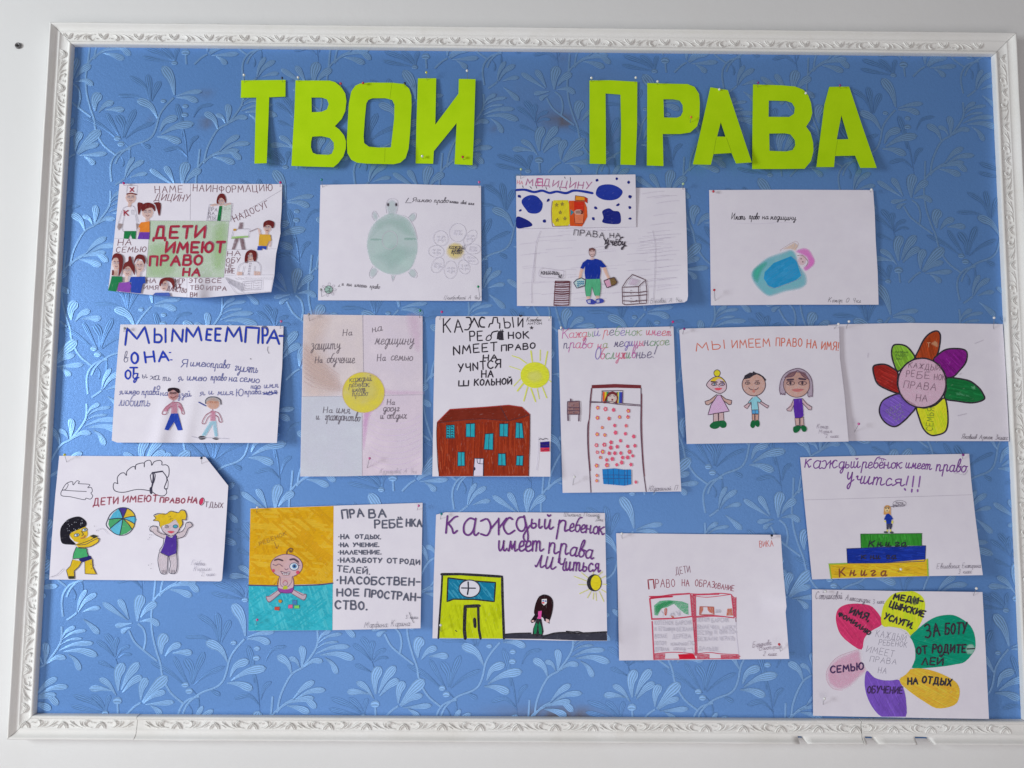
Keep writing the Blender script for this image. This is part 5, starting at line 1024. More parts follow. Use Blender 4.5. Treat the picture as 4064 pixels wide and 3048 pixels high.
# L ---- winking baby
s = sheet('L', 'half orange, half white sheet with a winking baby on a turquoise floor and grey capitals', 940, 1960, Z, "148,158 2038,100 2015,1475 128,1505", white=222,
    outline=["148,160 1065,130 2038,98 2028,700 2015,1475 1050,1495 128,1505 130,1000 140,500"], hf=lambda a, b: .006*a*b+.003*b)
s.F('orange_ground', ink(226, 170, 24, 'm', .15), "149,163 1062,133 1055,975 900,990 400,1002 130,1000"); 
OG = "149,163 1062,133 1055,975 900,990 400,1002 130,1000"; TF = "130,1008 640,1012 1052,985 1048,1495 128,1503"
for c, ang, n_ in (((219, 161, 22), 1.2, 40), ((228, 180, 45), .08, 50), ((228, 178, 42), 2.2, 18), ((218, 161, 24), .7, 26)): s.hatch('orange_ground', ink(*c, 'm', ang), OG, ang, n_, 34, 360)
s.F('turquoise_floor', ink(60, 185, 200, 'm', .25), TF)
for c, ang, n_ in (((52, 175, 192), .5, 50), ((80, 194, 206), 1.25, 60), ((50, 178, 194), 2.5, 40)): s.hatch('turquoise_floor', ink(*c, 'm', ang), TF, ang, n_, 22, 200)
s.S('turquoise_floor', ink(80, 80, 120, 'm'), "130,1003 450,1010 700,1005 900,998 1052,980", 14)
gc = ink(98, 100, 116, 'm', 1.2)
for tx, b, h, w in (('ПРА', "1160,270 1390,245", 88, 18), ('ВА', "1450,265 1635,255", 90, 18), ('РЕБЁ', "1515,375 1815,365", 82, 17), ('НКА', "1858,355 2025,358", 76, 17), ('·НА', "1118,497 1230,492", 48, 12), ('ОТДЫХ.', "1298,487 1580,495", 40, 12), ('·НА', "1118,582 1220,582", 42, 12), ('УЧЕНИЕ.', "1275,580 1560,580", 40, 12), ('·НАЛЕЧЕНИЕ.', "1112,662 1585,662", 42, 12), ('·НАЗАБОТУ', "1110,750 1590,755", 48, 13), ('ОТ', "1650,760 1755,760", 50, 13), ('РОДИ', "1790,765 2005,775", 52, 13), ('ТЕЛЕЙ.', "1100,850 1460,882", 62, 13), ('·НАСОБСТВЕН-', "1100,985 2005,1005", 78, 17), ('НОЕ', "1098,1122 1335,1120", 76, 17), ('ПРОСТРАН-', "1405,1128 2010,1180", 78, 17), ('СТВО.', "1078,1258 1430,1275", 88, 18)): s.T('grey_capitals', gc, tx, b, h, w)
oc = ink(165, 120, 40); s.T('lettering', oc, 'РЕБЁНОК', "250,570 545,450", 40, 5, .1); s.S('lettering', oc, "410,530 438,600", 5); s.S('lettering', oc, "420,590 440,600 455,560", 5, False)
ba = ink(225, 190, 198, 'w'); bl_ = ink(120, 80, 100); P_ = 'drawn_baby'
s.E(P_, ba, 545, 790, 172, 125, n=30, wob=.01); s.EO(P_, bl_, 545, 790, 174, 127, 5, n=30); s.F(P_, ba, "470,905 620,905 620,1060 450,1060"); s.S(P_, bl_, "470,905 445,980 455,1050", 5); s.S(P_, bl_, "610,905 625,980 615,1050", 5); s.S(P_, bl_, "480,915 478,990 500,1020 520,1030", 4); s.S(P_, bl_, "605,915 600,970 560,1020", 4)
s.F(P_, ba, "455,1050 480,1095 370,1180 340,1180 320,1130 345,1125"); s.F(P_, ba, "620,1050 740,1100 762,1110 750,1150 720,1162 600,1090"); s.S(P_, bl_, "455,1055 375,1115 345,1125 320,1130 340,1180 370,1180 480,1090", 5); s.S(P_, bl_, "625,1055 720,1110 745,1098 762,1115 745,1160 715,1160 595,1090", 5)
s.F(P_, ink(160, 75, 160, 'm'), "448,1030 500,1045 560,1048 622,1025 605,1080 540,1090 470,1075"); s.S(P_, ink(90, 40, 100), "448,1030 470,1078 540,1090 605,1080 622,1025", 5)
s.F(P_, ink(195, 200, 60, 'm'), "500,1045 515,1010 550,1010 560,1040 530,1050"); s.E(P_, ba, 530, 980, 24, 24); s.EO(P_, bl_, 530, 980, 25, 25, 3); s.S(P_, ink(190, 90, 110), "505,975 530,950 555,970", 5)
s.E(P_, ink(215, 222, 232), 628, 798, 48, 40); s.EO(P_, ink(60, 80, 110), 628, 798, 48, 40, 5); s.E(P_, ink(90, 140, 190, 'm'), 632, 795, 26, 25); s.E(P_, ink(25, 30, 60), 632, 795, 13, 13); s.S(P_, bl_, "660,770 680,765", 5); s.S(P_, bl_, "668,785 690,785", 5)
s.S(P_, bl_, "395,775 430,785 460,770 500,795", 5); s.S(P_, ink(80, 55, 65), "415,728 455,718 500,732", 12); s.S(P_, ink(80, 55, 65), "585,722 630,718 672,748", 14); s.S(P_, bl_, "525,820 540,835 562,820", 4); s.F(P_, ink(235, 228, 235), "480,850 530,865 582,855 570,890 510,890"); s.S(P_, bl_, "480,850 530,865 582,855 570,890 510,890 480,850", 5, False); s.S(P_, bl_, "490,872 575,875", 4)
for x in (505, 525, 545, 562): s.S(P_, bl_, [(x, 858), (x, 888)], 3)
s.E(P_, ink(225, 80, 110, 'w'), 400, 842, 17, 18); s.E(P_, ink(225, 80, 110, 'w'), 668, 862, 20, 20); s.S(P_, ink(115, 75, 50), "545,662 550,630 580,600 605,605 600,635 580,635 582,618", 8)
for q, c in (("455,1165 480,1158 498,1178 478,1200 458,1190", (215, 150, 50)), ("415,1240 470,1240 465,1280 412,1275", (210, 80, 60)), ("610,1168 655,1165 658,1212 612,1215", (70, 130, 185)), ("565,1218 612,1215 612,1255 562,1256", (225, 100, 150)), ("630,1225 685,1222 685,1258 630,1258", (130, 215, 100))): s.F('toy_block#'+q, ink(*c, 'm'), q); s.S('toy_block#'+q, ink(90, 90, 110), q, 3, False, True)
pen = ink(60, 55, 80); s.T('signature', pen, 'Марфина Карина', "1395,1472 1895,1448", 68, 5, .25); s.T('signature', pen, '3 класс', "1850,1368 1985,1372", 38, 5, .15); s.S('signature', ink(60, 60, 70), "1890,1300 1910,1350 1938,1415", 5)
s.done()

# M ---- yellow-green hospital
s = sheet('M', 'drawing of a yellow-green hospital with a cross sign, purple handwriting and a long-haired figure', 1680, 2000, Z, "133,95 1993,98 2018,1503 100,1475", white=220,
    outline=["140,118 240,92 1000,92 1993,100 2005,700 2018,1503 1500,1500 1000,1488 850,1480 100,1475 115,800"], hf=lambda a, b: .012*a*a*b+.003*b)
bk = ink(18, 16, 26); pv = ink(105, 40, 125)
s.F('drawn_hospital', ink(200, 212, 25, 'm', 1.4), "205,775 500,780 860,798 868,1000 880,1478 165,1472 190,1100 200,900"); s.F('sign_panel', ink(20, 125, 160, 'm', .6), "275,820 540,850 790,862 775,1065 560,1045 330,1045 262,1065 270,930")
s.hatch('sign_panel', ink(60, 155, 185, 'm', .6), "275,820 540,850 790,862 775,1065 560,1045 330,1045 262,1065 270,930", .9, 40, 12, 90); s.hatch('drawn_hospital', ink(188, 200, 15, 'm', 1.4), "200,1100 870,1090 875,1465 175,1465", 1.3, 50, 20, 160); s.S('drawn_hospital', bk, "200,772 400,770 620,782 865,798 868,1000 885,1475", 20, False); s.S('drawn_hospital', bk, "208,775 200,950 185,1150 175,1300 165,1472", 15, False); s.S('sign_panel', bk, "275,812 540,845 792,862 778,1072 560,1048 330,1045 260,1072 270,815", 15, False)
s.E('sign_panel', ink(222, 218, 228), 508, 930, 112, 92, n=26, wob=.01); s.EO('sign_panel', ink(20, 25, 50), 508, 930, 115, 95, 12, n=26); s.S('sign_panel', ink(18, 20, 45), "492,858 495,930 485,992", 17, False); s.S('sign_panel', ink(18, 20, 45), "420,922 572,925", 14, False)
s.S('drawn_door', bk, "460,1475 450,1380 455,1230 460,1125 612,1118", 26, False); s.S('drawn_door', bk, "602,1115 605,1250 610,1380 628,1475", 20, False); s.S('drawn_door', bk, "562,1265 568,1345", 25, False); s.S('drawn_hospital', bk, "352,1388 368,1400", 6, False)
s.F('road', ink(60, 60, 72, 'm', .1), "895,1430 1100,1418 1320,1440 1440,1415 1600,1415 2012,1408 2017,1500 1700,1498 1300,1482 895,1478"); s.S('road', bk, "895,1432 1000,1422 1180,1418", 14); s.S('road', bk, "1310,1475 1350,1448 1440,1420 1550,1412 1700,1420 2010,1405", 18); s.S('road', bk, "1570,1398 1640,1405 1700,1402 1760,1418", 14)
P_ = 'drawn_figure'; hb = ink(45, 20, 25, 'm', 1.4)
s.F(P_, hb, "1270,1020 1320,1000 1380,1015 1415,1060 1418,1140 1395,1240 1370,1300 1330,1270 1300,1240 1250,1230 1215,1200 1225,1120 1245,1060", True); s.S(P_, bk, "1270,1020 1320,998 1380,1012 1418,1060 1420,1140 1398,1240 1372,1300", 6); s.F(P_, ink(235, 228, 232), "1300,1045 1355,1042 1355,1090 1325,1115 1300,1090"); s.E(P_, ink(30, 80, 170), 1316, 1063, 11, 8); s.E(P_, ink(30, 80, 170), 1342, 1066, 11, 8); s.E(P_, ink(215, 30, 60), 1316, 1085, 15, 9)
s.F(P_, ink(235, 90, 170, 'm'), "1262,1178 1300,1172 1292,1262 1252,1258"); s.F(P_, ink(30, 20, 30, 'm'), "1255,1180 1220,1220 1175,1285 1190,1308 1225,1295 1262,1230"); s.F(P_, ink(30, 20, 30, 'm'), "1300,1180 1320,1220 1325,1280 1385,1315 1380,1270 1345,1230"); s.F(P_, ink(225, 185, 180), "1345,1258 1378,1270 1380,1300 1345,1300"); s.E(P_, ink(225, 185, 180), 1202, 1285, 16, 10)
s.F(P_, bk, "1245,1258 1295,1262 1320,1400 1305,1455 1265,1445 1240,1460 1198,1440 1205,1370"); s.F(P_, ink(30, 130, 85, 'm', 1.4), "1240,1300 1255,1320 1240,1420 1215,1430 1212,1370"); s.F(P_, ink(30, 130, 85, 'm', 1.4), "1275,1290 1300,1360 1300,1430 1270,1425 1262,1330")
for q in ("1735,755 1830,830", "1655,795 1800,850", "1705,885 1790,888", "1715,985 1820,935", "1800,1030 1840,960", "1868,975 1862,1045", "1892,975 1898,1060", "1930,960 1980,1070", "1955,940 2005,970", "1970,880 2010,885", "1945,820 2000,790", "1910,790 1965,745", "1860,775 1865,745"): s.S('drawn_sun', ink(218, 215, 120), q, 6, False)
s.E('drawn_sun', bk, 1876, 866, 82, 94, n=26, wob=.01); s.E('drawn_sun', ink(232, 212, 40, 'm'), 1893, 865, 56, 82, n=24, wob=.01)
for tx, b, h, w in (('к', "245,320 370,325", 375, 20), ('а', "425,338 590,345", 370, 20), ('ж', "635,345 1000,325", 350, 20), ('д', "1040,315 1170,270", 300, 19), ('ы', "1185,268 1300,268", 190, 19), ('й', "1325,270 1425,278", 200, 18), ('р', "1470,290 1590,300", 230, 19), ('ебенок', "1600,300 1985,338", 170, 15),
    ('имеет', "825,515 1320,520", 215, 18), ('пр', "1375,545 1590,555", 230, 17), ('ава', "1600,565 1855,605", 190, 16), ('лич', "1225,690 1560,735", 260, 16), ('иться', "1560,728 1935,748", 185, 16)): s.T('purple_handwriting', pv, tx, b, h, w, .06, jit=.01)
pen = ink(70, 60, 75); s.T('signature', pen, 'Шикина Полина', "1540,135 1930,140", 45, 5, .25); s.T('signature', pen, '3кл.', "1905,180 1975,192", 36, 5, .1)
s.done()

# N ---- red book
s = sheet('N', 'sheet with an open book outlined in red pencil, its right edge curling away', 2400, 2060, Z, "125,155 1932,173 2025,1535 158,1550", white=204,
    outline=["125,155 1000,165 1932,173 1940,300 1960,600 1985,850 1995,960 1985,1020 2000,1200 2025,1535 1000,1545 158,1552 150,1100 140,600"],
    hf=lambda a, b: .013*max(0, (a-.45)/.55)**2*(.25+.75*b)+.004*math.exp(-((b-.56)/.09)**2)*max(0, a-.85)*6+.004*math.exp(-((b-.8)/.1)**2)*max(0, .12-a)*6+.003*b)
rp = ink(195, 45, 75, 'p', .1); rl = ink(190, 60, 85); pc = ink(172, 168, 176, 'b'); rh = ink(140, 50, 70)
s.T('lettering', ink(190, 85, 75), 'ВИКА', "1700,308 1850,298", 66, 7); s.T('lettering', ink(120, 65, 85), 'ДЕТИ', "782,608 940,585", 76, 7); s.T('red_heading', ink(140, 30, 45), 'П', "485,765 545,760", 100, 14)
for tx, b, h in (('РАВО', "560,750 770,745", 88), ('НА', "848,735 925,735", 70), ('ОБРАЗ', "992,735 1200,755", 70), ('ОВАНИЕ', "1205,758 1412,790", 58)): s.T('red_heading', rh, tx, b, h, 8)
for q, w in (("490,850 620,845 760,825 900,820 1080,825 1250,815 1380,825", 8), ("500,870 640,855 740,850", 14), ("740,832 930,818", 12), ("980,830 1250,822", 13), ("980,842 1130,858 1380,828", 5)): s.S('drawn_book', rl, q, w)
s.F('drawn_book', rp, "500,850 740,835 740,852 500,878"); s.F('drawn_book', rp, "935,830 1000,835 1003,1060 1010,1500 985,1500 985,1150 950,1060"); s.F('drawn_book', rp, "1388,828 1440,870 1447,985 1440,1085 1410,1050"); s.F('drawn_book', rp, "530,1485 665,1475 660,1535 535,1545"); s.F('drawn_book', ink(200, 25, 50, 'm', .1), "805,1485 975,1478 1000,1535 820,1538"); s.F('drawn_book', rp, "1010,1480 1150,1482 1150,1535 1010,1535"); s.F('drawn_book', rp, "1270,1490 1480,1495 1470,1535 1275,1538")
for q, w in (("492,875 515,1095", 9), ("500,880 520,1095", 5), ("515,1100 770,1090 985,1065", 10), ("520,1092 780,1085 960,1068", 5), ("520,1125 540,1540", 10), ("940,830 965,1070 1000,1480", 8), ("995,835 1000,1060 1015,1480", 6), ("970,830 985,1100 1002,1500", 5), ("1000,1070 1180,1058 1420,1085", 8), ("1000,1080 1200,1068 1400,1080", 5), ("1390,830 1420,1080", 8), ("1440,860 1440,1090", 7), ("535,1480 760,1462 985,1480", 6), ("1010,1480 1150,1465 1280,1480 1470,1488", 6), ("540,1540 1480,1530", 5), ("1415,1500 1425,1530 1445,1490 1455,1530 1485,1505", 5)): s.S('drawn_book', rl, q, w)
s.S('drawn_book', ink(110, 60, 80), "1438,1090 1440,1130", 5, False); s.S('drawn_book', ink(170, 165, 180, 'b'), "1440,1130 1450,1300 1472,1490", 4); s.S('drawn_book', pc, "905,1425 960,1415 975,1480", 5, False)
s.F('green_rug', ink(70, 170, 115, 'p', .6), "540,950 600,900 700,890 850,905 915,930 920,1050 880,1040 820,990 760,930 680,970 620,980 580,1060 545,1055", False); s.F('green_rug', ink(45, 150, 90, 'p', .6), "560,950 700,895 780,915 650,970 570,1050", True, 15)
og = ink(195, 90, 40, 'p', 1.3); s.F('drawn_furniture', og, "1045,960 1080,960 1080,1000 1055,1050 1038,1050"); s.F('drawn_furniture', og, "1125,962 1195,962 1198,1045 1150,1025 1130,1000"); s.S('drawn_furniture', ink(170, 70, 50), "1045,962 1195,965 1200,1050 1040,1050 1045,962", 5, False); s.F('drawn_furniture', og, "1345,985 1395,980 1410,1060 1335,1060"); s.S('drawn_furniture', ink(190, 80, 50), "660,990 678,985 672,1050 662,1045 660,990", 6); s.F('drawn_furniture', og, "722,1062 750,1060 765,1085 740,1085")
for i in range(12): x = 620+random.random()*200; s.S('pencil_writing', pc, [(x, 1000+random.random()*70), (x+20, 1000+random.random()*70), (x+10, 1010+random.random()*60)], 4)
for i in range(5): s.S('pencil_writing#b', pc, [(1220+i*11, 990), (1215+i*12, 1030), (1232+i*11, 1000)], 4)
for tx, b in (('КОТЕНОК', "548,1160 750,1160"), ('БАРСИК', "780,1165 955,1155"), ('И ЕГО', "545,1230 660,1228"), ('сестра', "665,1228 770,1225"), ('БЕЖАЛИ', "792,1232 970,1230"), ('ВОЗЛЕ', "550,1308 680,1305"), ('ДЕРЕВА', "745,1310 940,1305"), ('ПОТОМ', "548,1385 670,1385"), ('кошечка', "725,1390 900,1385"), ('ПО', "915,1385 985,1382"), ('ДЕРЖАЛА', "548,1450 700,1448"), ('лапку', "750,1442 885,1440"), ('ПОТОМ', "1015,1130 1145,1125"), ('БАРСИК', "1172,1135 1360,1130"), ('ВЫЛЕЧИЛ,', "1015,1205 1270,1212"), ('ЛАПКУ', "1290,1215 1430,1210"), ('СЕСТРЫ', "1015,1270 1170,1275"), ('И ОНИ', "1205,1265 1340,1260"), ('ПО=', "1365,1262 1445,1258"), ('БЕЖАЛИ', "1018,1338 1230,1335"), ('ИГРАТЬ', "1265,1335 1425,1332"), ('ДАЛЬШЕ.', "1028,1440 1260,1452")): s.T('pencil_writing', pc, tx, b, 44 if tx[0].isupper() else 60, 6)
pen = ink(110, 90, 105); s.T('signature', pen, 'Баранова', "1622,1410 1825,1382", 60, 5, .3); s.T('signature', pen, 'Виктория', "1695,1442 1940,1420", 55, 5, .3); s.T('signature', pen, '2 класс', "1738,1502 1885,1500", 48, 5, .3)
s.done()

# O ---- girl on books
s = sheet('O', 'drawing of a tiny girl standing on green, blue and yellow books under purple handwriting', 3140, 1760, Z, "98,150 1953,113 2100,1445 230,1490", white=190, base=.0028,
    outline=["98,152 1000,130 1953,113 1975,400 2020,800 2065,1150 2103,1445 1500,1455 1000,1470 230,1492 190,1100 140,600"], hf=lambda a, b: .014*a*a*b*b+.002*b)
pv = ink(105, 55, 125); gray = ink(140, 130, 142, 'b')
s.S('pencil_lines', gray, "135,620 1000,595 1980,562", 4)
for tx, b, h, w in (('к', "150,262 215,262", 175, 13), ('а', "235,268 325,275", 170, 12), ('ж', "335,275 505,268", 165, 12), ('дый', "520,272 760,265", 135, 12), ('ребёнок', "775,270 1215,275", 130, 12), ('имеет', "1255,268 1540,288", 115, 12), ('право', "1590,300 1920,315", 140, 13), ('у', "610,418 685,418", 200, 14), ('читс', "700,435 1100,465", 160, 14), ('я', "1110,465 1230,465", 150, 14)): s.T('purple_handwriting', pv, tx, b, h, w, .15, jit=.01)
s.S('purple_handwriting', ink(110, 60, 130), "960,170 1000,165 1040,180", 9)
for q in ("1285,360 1262,455", "1345,360 1330,475", "1415,362 1400,475", "1245,498 1252,510", "1325,505 1322,530", "1388,510 1388,525"): s.S('purple_handwriting', ink(120, 75, 140), q, 16 if q[0:4] in ('1285', '1345', '1415') else 20, False)
s.S('purple_handwriting', gray, "1780,310 1810,330 1860,220 1890,340 1940,290 1900,345 1800,320", 3)
for q, c, a in (("763,995 1432,988 1430,1120 1300,1122 1000,1130 768,1148", (45, 125, 40), 1.4), ("612,1155 1000,1132 1475,1122 1468,1270 1465,1290 1000,1310 620,1312", (20, 45, 135), .1), ("418,1325 620,1318 1000,1312 1495,1270 1505,1455 1000,1465 440,1480", (200, 160, 35), .2)): s.F('drawn_book#'+q, ink(*c, 'm', a), q); s.hatch('drawn_book#'+q, ink(*[min(255, int(v*1.07+6)) for v in c], 'm', a), q, a, 40, 10, 120); s.hatch('drawn_book#'+q, ink(*[int(v*.92) for v in c], 'm', a), q, a, 30, 12, 120)
for q in ("763,995 1436,988", "1432,988 1432,1115", "763,995 768,1148"): s.S('book_outline', ink(30, 85, 35), q, 8, False)
for q in ("612,1155 1476,1122 1470,1270 1462,1292 1000,1312 618,1314 610,1155",): s.S('book_outline', ink(15, 30, 85), q, 7, False)
for q in ("415,1325 612,1318", "418,1325 440,1480", "1495,1270 1502,1452"): s.S('book_outline', ink(130, 160, 30), q, 14, False)
for ch, x in zip('Книга', (850, 945, 1035, 1135, 1205)): s.T('book_title', ink(10, 35, 30), ch, [(x, 1130), (x+55, 1130)], 62 if ch == 'К' else 85, 15, .25)
for ch, x in zip('книга', (770, 870, 930, 1040, 1100)): s.T('book_title', ink(10, 14, 55), ch, [(x, 1268), (x+50, 1265)], 75, 13, .2)
for ch, x in zip('Книга', (530, 645, 765, 870, 980)): s.T('book_title', ink(115, 60, 25), ch, [(x, 1465 if ch == 'К' else 1450), (x+62, 1450)], 85 if ch == 'К' else 110, 15, .2)
P_ = 'drawn_girl'
s.F(P_, ink(190, 140, 80, 'm', 1.5), "1020,700 1040,680 1070,678 1092,700 1092,785 1015,780", False); s.E(P_, ink(215, 175, 125), 1053, 725, 26, 32)
for x in (1040, 1068): s.E(P_, ink(50, 30, 40), x, 712, 8, 6); s.S(P_, ink(60, 40, 45), [(x-12, 700), (x+10, 698)], 5)
s.S(P_, ink(90, 50, 50), "1045,742 1055,738 1063,744", 5)
s.F(P_, ink(25, 50, 140, 'm'), "1045,775 1070,768 1100,795 1120,830 1100,838 1095,885 1045,880 1040,840 1018,835"); s.F(P_, ink(215, 190, 70), "1018,838 1030,845 1022,860 1042,870 1040,850"); s.F(P_, ink(215, 190, 70), "1115,840 1120,870 1105,885 1100,860"); s.F(P_, ink(40, 42, 70), "1045,880 1108,880 1110,905 1095,945 1080,942 1078,905 1068,940 1048,945"); s.F(P_, ink(220, 195, 70), "1048,945 1062,945 1060,970 1050,970"); s.F(P_, ink(220, 195, 70), "1082,942 1096,942 1098,970 1086,970"); s.E(P_, ink(45, 55, 55), 1040, 974, 25, 10); s.E(P_, ink(45, 55, 55), 1102, 976, 22, 10)
pen = ink(80, 70, 85); s.EO('speech_bubble', pen, 1190, 660, 72, 34, 3); s.S('speech_bubble', pen, "1135,680 1088,695 1170,694", 3, False); s.T('speech_bubble', pen, 'хочу', "1145,662 1230,662", 36, 4, .1); s.T('speech_bubble', pen, 'учиться', "1118,688 1245,686", 34, 4, .1)
s.T('signature', pen, 'Евглевских', "1595,1375 1845,1368", 58, 5, .25); s.T('signature', pen, 'Екатерина', "1875,1368 2078,1362", 55, 5, .25); s.T('signature', pen, '3 класс', "1832,1430 1980,1425", 50, 5, .25)
s.done()

# Q ---- bright flower
s = sheet('Q', 'bright six-petalled flower drawing with capitals written on each petal, lowest on the right', 3180, 2300, Z, "117,108 1988,135 2060,1530 130,1495", white=190,
    outline=["117,108 1000,125 1988,137 2020,700 2060,1530 1500,1522 1000,1512 130,1495 125,800"], hf=lambda a, b: .007*a*a+.002*b)
bk = ink(30, 24, 36)
for q, c, a, soft in (("890,490 865,400 780,300 700,272 600,264 490,275 410,320 380,400 390,500 430,600 520,690 660,770 690,650 760,570", (190, 50, 95), .9, 0), ("880,480 880,380 910,270 980,180 1060,140 1160,130 1240,132 1330,190 1360,280 1340,400 1300,500 1215,620 1150,560 1040,525 920,520", (190, 225, 40), 1.5, 0),
    ("1190,640 1260,560 1370,470 1480,410 1600,388 1700,400 1830,480 1890,570 1912,680 1900,780 1800,900 1700,930 1500,960 1220,972 1250,880 1245,760", (10, 130, 100), .3, 0), ("1080,1095 1200,985 1350,980 1500,1020 1630,1080 1710,1140 1740,1230 1710,1350 1620,1400 1480,1412 1350,1340 1230,1260 1110,1160", (246, 162, 52), .5, 0),
    ("720,1000 800,1075 920,1108 1060,1100 1090,1140 1130,1220 1152,1350 1145,1508 1010,1512 880,1505 780,1400 715,1260 695,1120", (108, 74, 165), 1.1, 0), ("640,765 520,800 400,850 320,930 275,1020 285,1120 350,1200 450,1215 550,1170 640,1080 720,1000 670,900", (222, 150, 170), .8, 40)):
    P = catmull(pts(q), True, 3)
    if c == (108, 74, 165): P = [(x, min(y, 1506)) for x, y in P]
    s.F('petal#'+q, ink(*c, 'm' if not soft else 'p', a), P, False, soft)
    if not soft: s.hatch('petal#'+q, ink(*[min(255, int(v*1.05+5)) for v in c], 'm', a), P, a, 30, 10, 200); s.hatch('petal#'+q, ink(*[int(v*.94) for v in c], 'm', a), P, a, 30, 14, 200)
s.S('petal_outline', ink(180, 130, 145, 'b'), "640,765 520,800 400,850 320,930 275,1020 285,1120 350,1200 450,1215", 4)
s.E('flower_centre', ink(192, 187, 202), 965, 812, 288, 295, n=36, wob=.006)
pc = ink(120, 115, 128)
for tx, b, h in (('КАЖДЫЙ', "815,625 1140,680", 72), ('РЕБЁНОК', "850,715 1155,745", 58), ('ИМЕЕТ', "710,795 1010,850", 72), ('ПРАВА', "750,900 1040,930", 60), ('НА', "840,1025 930,1035", 68)): s.T('flower_centre', pc, tx, b, h, 6, .1)
for tx, b, h, w in (('ИМЯ,', "525,370 740,455", 72, 15), ('ФОМИЛИЮ', "400,395 550,480 740,610", 45, 13), ('МЕДИ-', "1010,215 1325,270", 62, 16), ('ЦЫНСКИЕ', "965,300 1340,410", 66, 15), ('УСЛУГИ.', "905,430 1215,540", 66, 15), ('ЗА', "1365,640 1520,610", 140, 16), ('БОТУ', "1580,600 1810,590", 115, 16), ('ОТ', "1268,822 1380,808", 78, 15), ('РОДИТЕ', "1440,805 1800,800", 85, 16), ('ЛЕЙ', "1325,935 1550,940", 75, 14), ('НА', "1170,1150 1275,1145", 66, 15), ('ОТДЫХ', "1325,1130 1640,1165", 72, 15), ('ОБУЧЕНИЕ', "725,1245 1105,1250", 72, 11), ('СЕМЬЮ', "322,1028 680,985", 72, 13)): s.T('petal_lettering', bk if tx not in ('ОБУЧЕНИЕ', 'СЕМЬЮ') else ink(48, 18, 72), tx, b, h, w*1.2, .08)
s.E('petal_lettering', ink(150, 185, 170, 'w'), 1855, 765, 55, 62, .4, 12); s.S('petal_lettering', bk, "1820,762 1900,758", 14, False); s.E('petal_lettering', ink(110, 120, 70, 'w'), 1245, 235, 38, 52, 0, 10); s.S('petal_lettering', bk, "1225,210 1235,265 1255,205 1262,265", 9, False); s.S('petal_lettering', bk, "1515,828 1570,830", 10, False)
pen = ink(75, 65, 80); s.T('signature', pen, 'Сотниковой', "150,215 450,215", 85, 6, .2); s.T('signature', pen, 'Александры', "480,225 750,258", 68, 6, .2); s.T('signature', pen, '3 класс', "785,268 910,262", 52, 5, .2)
s.done()

# ------------------------------------------------------------------ pins
PINC = {'white': (.80, .80, .78), 'pale green': (.45, .62, .35), 'dark blue': (.02, .04, .12), 'red': (.55, .02, .04), 'magenta': (.60, .02, .22), 'green': (.01, .28, .12), 'teal': (.01, .25, .27), 'yellow': (.62, .60, .06),
        'orange': (.75, .20, .02), 'purple': (.22, .02, .22), 'pink': (.62, .12, .35), 'grey': (.35, .35, .36), 'black': (.02, .02, .03)}
PM = {}
for k, c in PINC.items():
    n = NT('pinhead_'+k.replace(' ', '_')); n.setc(c); n.b.inputs['Coat Weight'].default_value = .4; PM[k] = n.done(.25, .5)
n = NT('pin_steel'); n.setc((.42, .42, .44)); M_NEED = n.done(.35, .5, .8)
def uvsphere(c, r, n=12, m=8):
    V = [(c.x, c.y, c.z+r)]; F = []
    for i in range(1, m):
        a = math.pi*i/m
        for j in range(n):
            b = math.tau*j/n; V.append((c.x+r*math.sin(a)*math.cos(b), c.y+r*math.sin(a)*math.sin(b), c.z+r*math.cos(a)))
    V.append((c.x, c.y, c.z-r))
    for j in range(n): F.append((0, 1+j, 1+(j+1) % n))
    for i in range(m-2):
        for j in range(n): a = 1+i*n+j; b = 1+i*n+(j+1) % n; F.append((a, a+n, b+n, b))
    for j in range(n): F.append((len(V)-1, 1+(m-2)*n+(j+1) % n, 1+(m-2)*n+j))
    return V, F
def pin(tr, hx, hy, tx, ty, col, where, base=.004, lift=None, key=None):
    x0, y0, k = tr; L = math.hypot(hx-tx, hy-ty)/k
    lift = lift if lift is not None else min(.014, .004+L*.00022)
    sx, sy = x0+tx/k, y0+ty/k
    if key: base = max(base, SH[key].h(sx, sy)+.0008)
    tip = unproj(sx, sy, base-.0022); hd = unproj(x0+hx/k, y0+hy/k, base+lift)
    if (hd-tip).length < .006: hd = hd+Vector((0, -.004, .001))
    e = empty('dressmaker_pin', tip, f'{col}-headed pin {where}', 'pin', 'round-headed pins holding the paper')
    v, f = uvsphere(hd, .0023); mkobj('pin_head', v, f, PM[col], e, smooth=True)
    ax = (hd-tip).normalized(); u = ax.orthogonal().normalized(); w = ax.cross(u); V = []; F = []
    for p, r in ((tip, .00012), (tip.lerp(hd, .1), .00038), (hd, .00038)):
        for i in range(6): a = i*math.tau/6; V.append(p+(u*math.cos(a)+w*math.sin(a))*r)
    for q in range(2):
        for i in range(6): F.append((q*6+i, q*6+(i+1) % 6, (q+1)*6+(i+1) % 6, (q+1)*6+i))
    mkobj('needle', [tuple(p) for p in V], F, M_NEED, e, smooth=True)
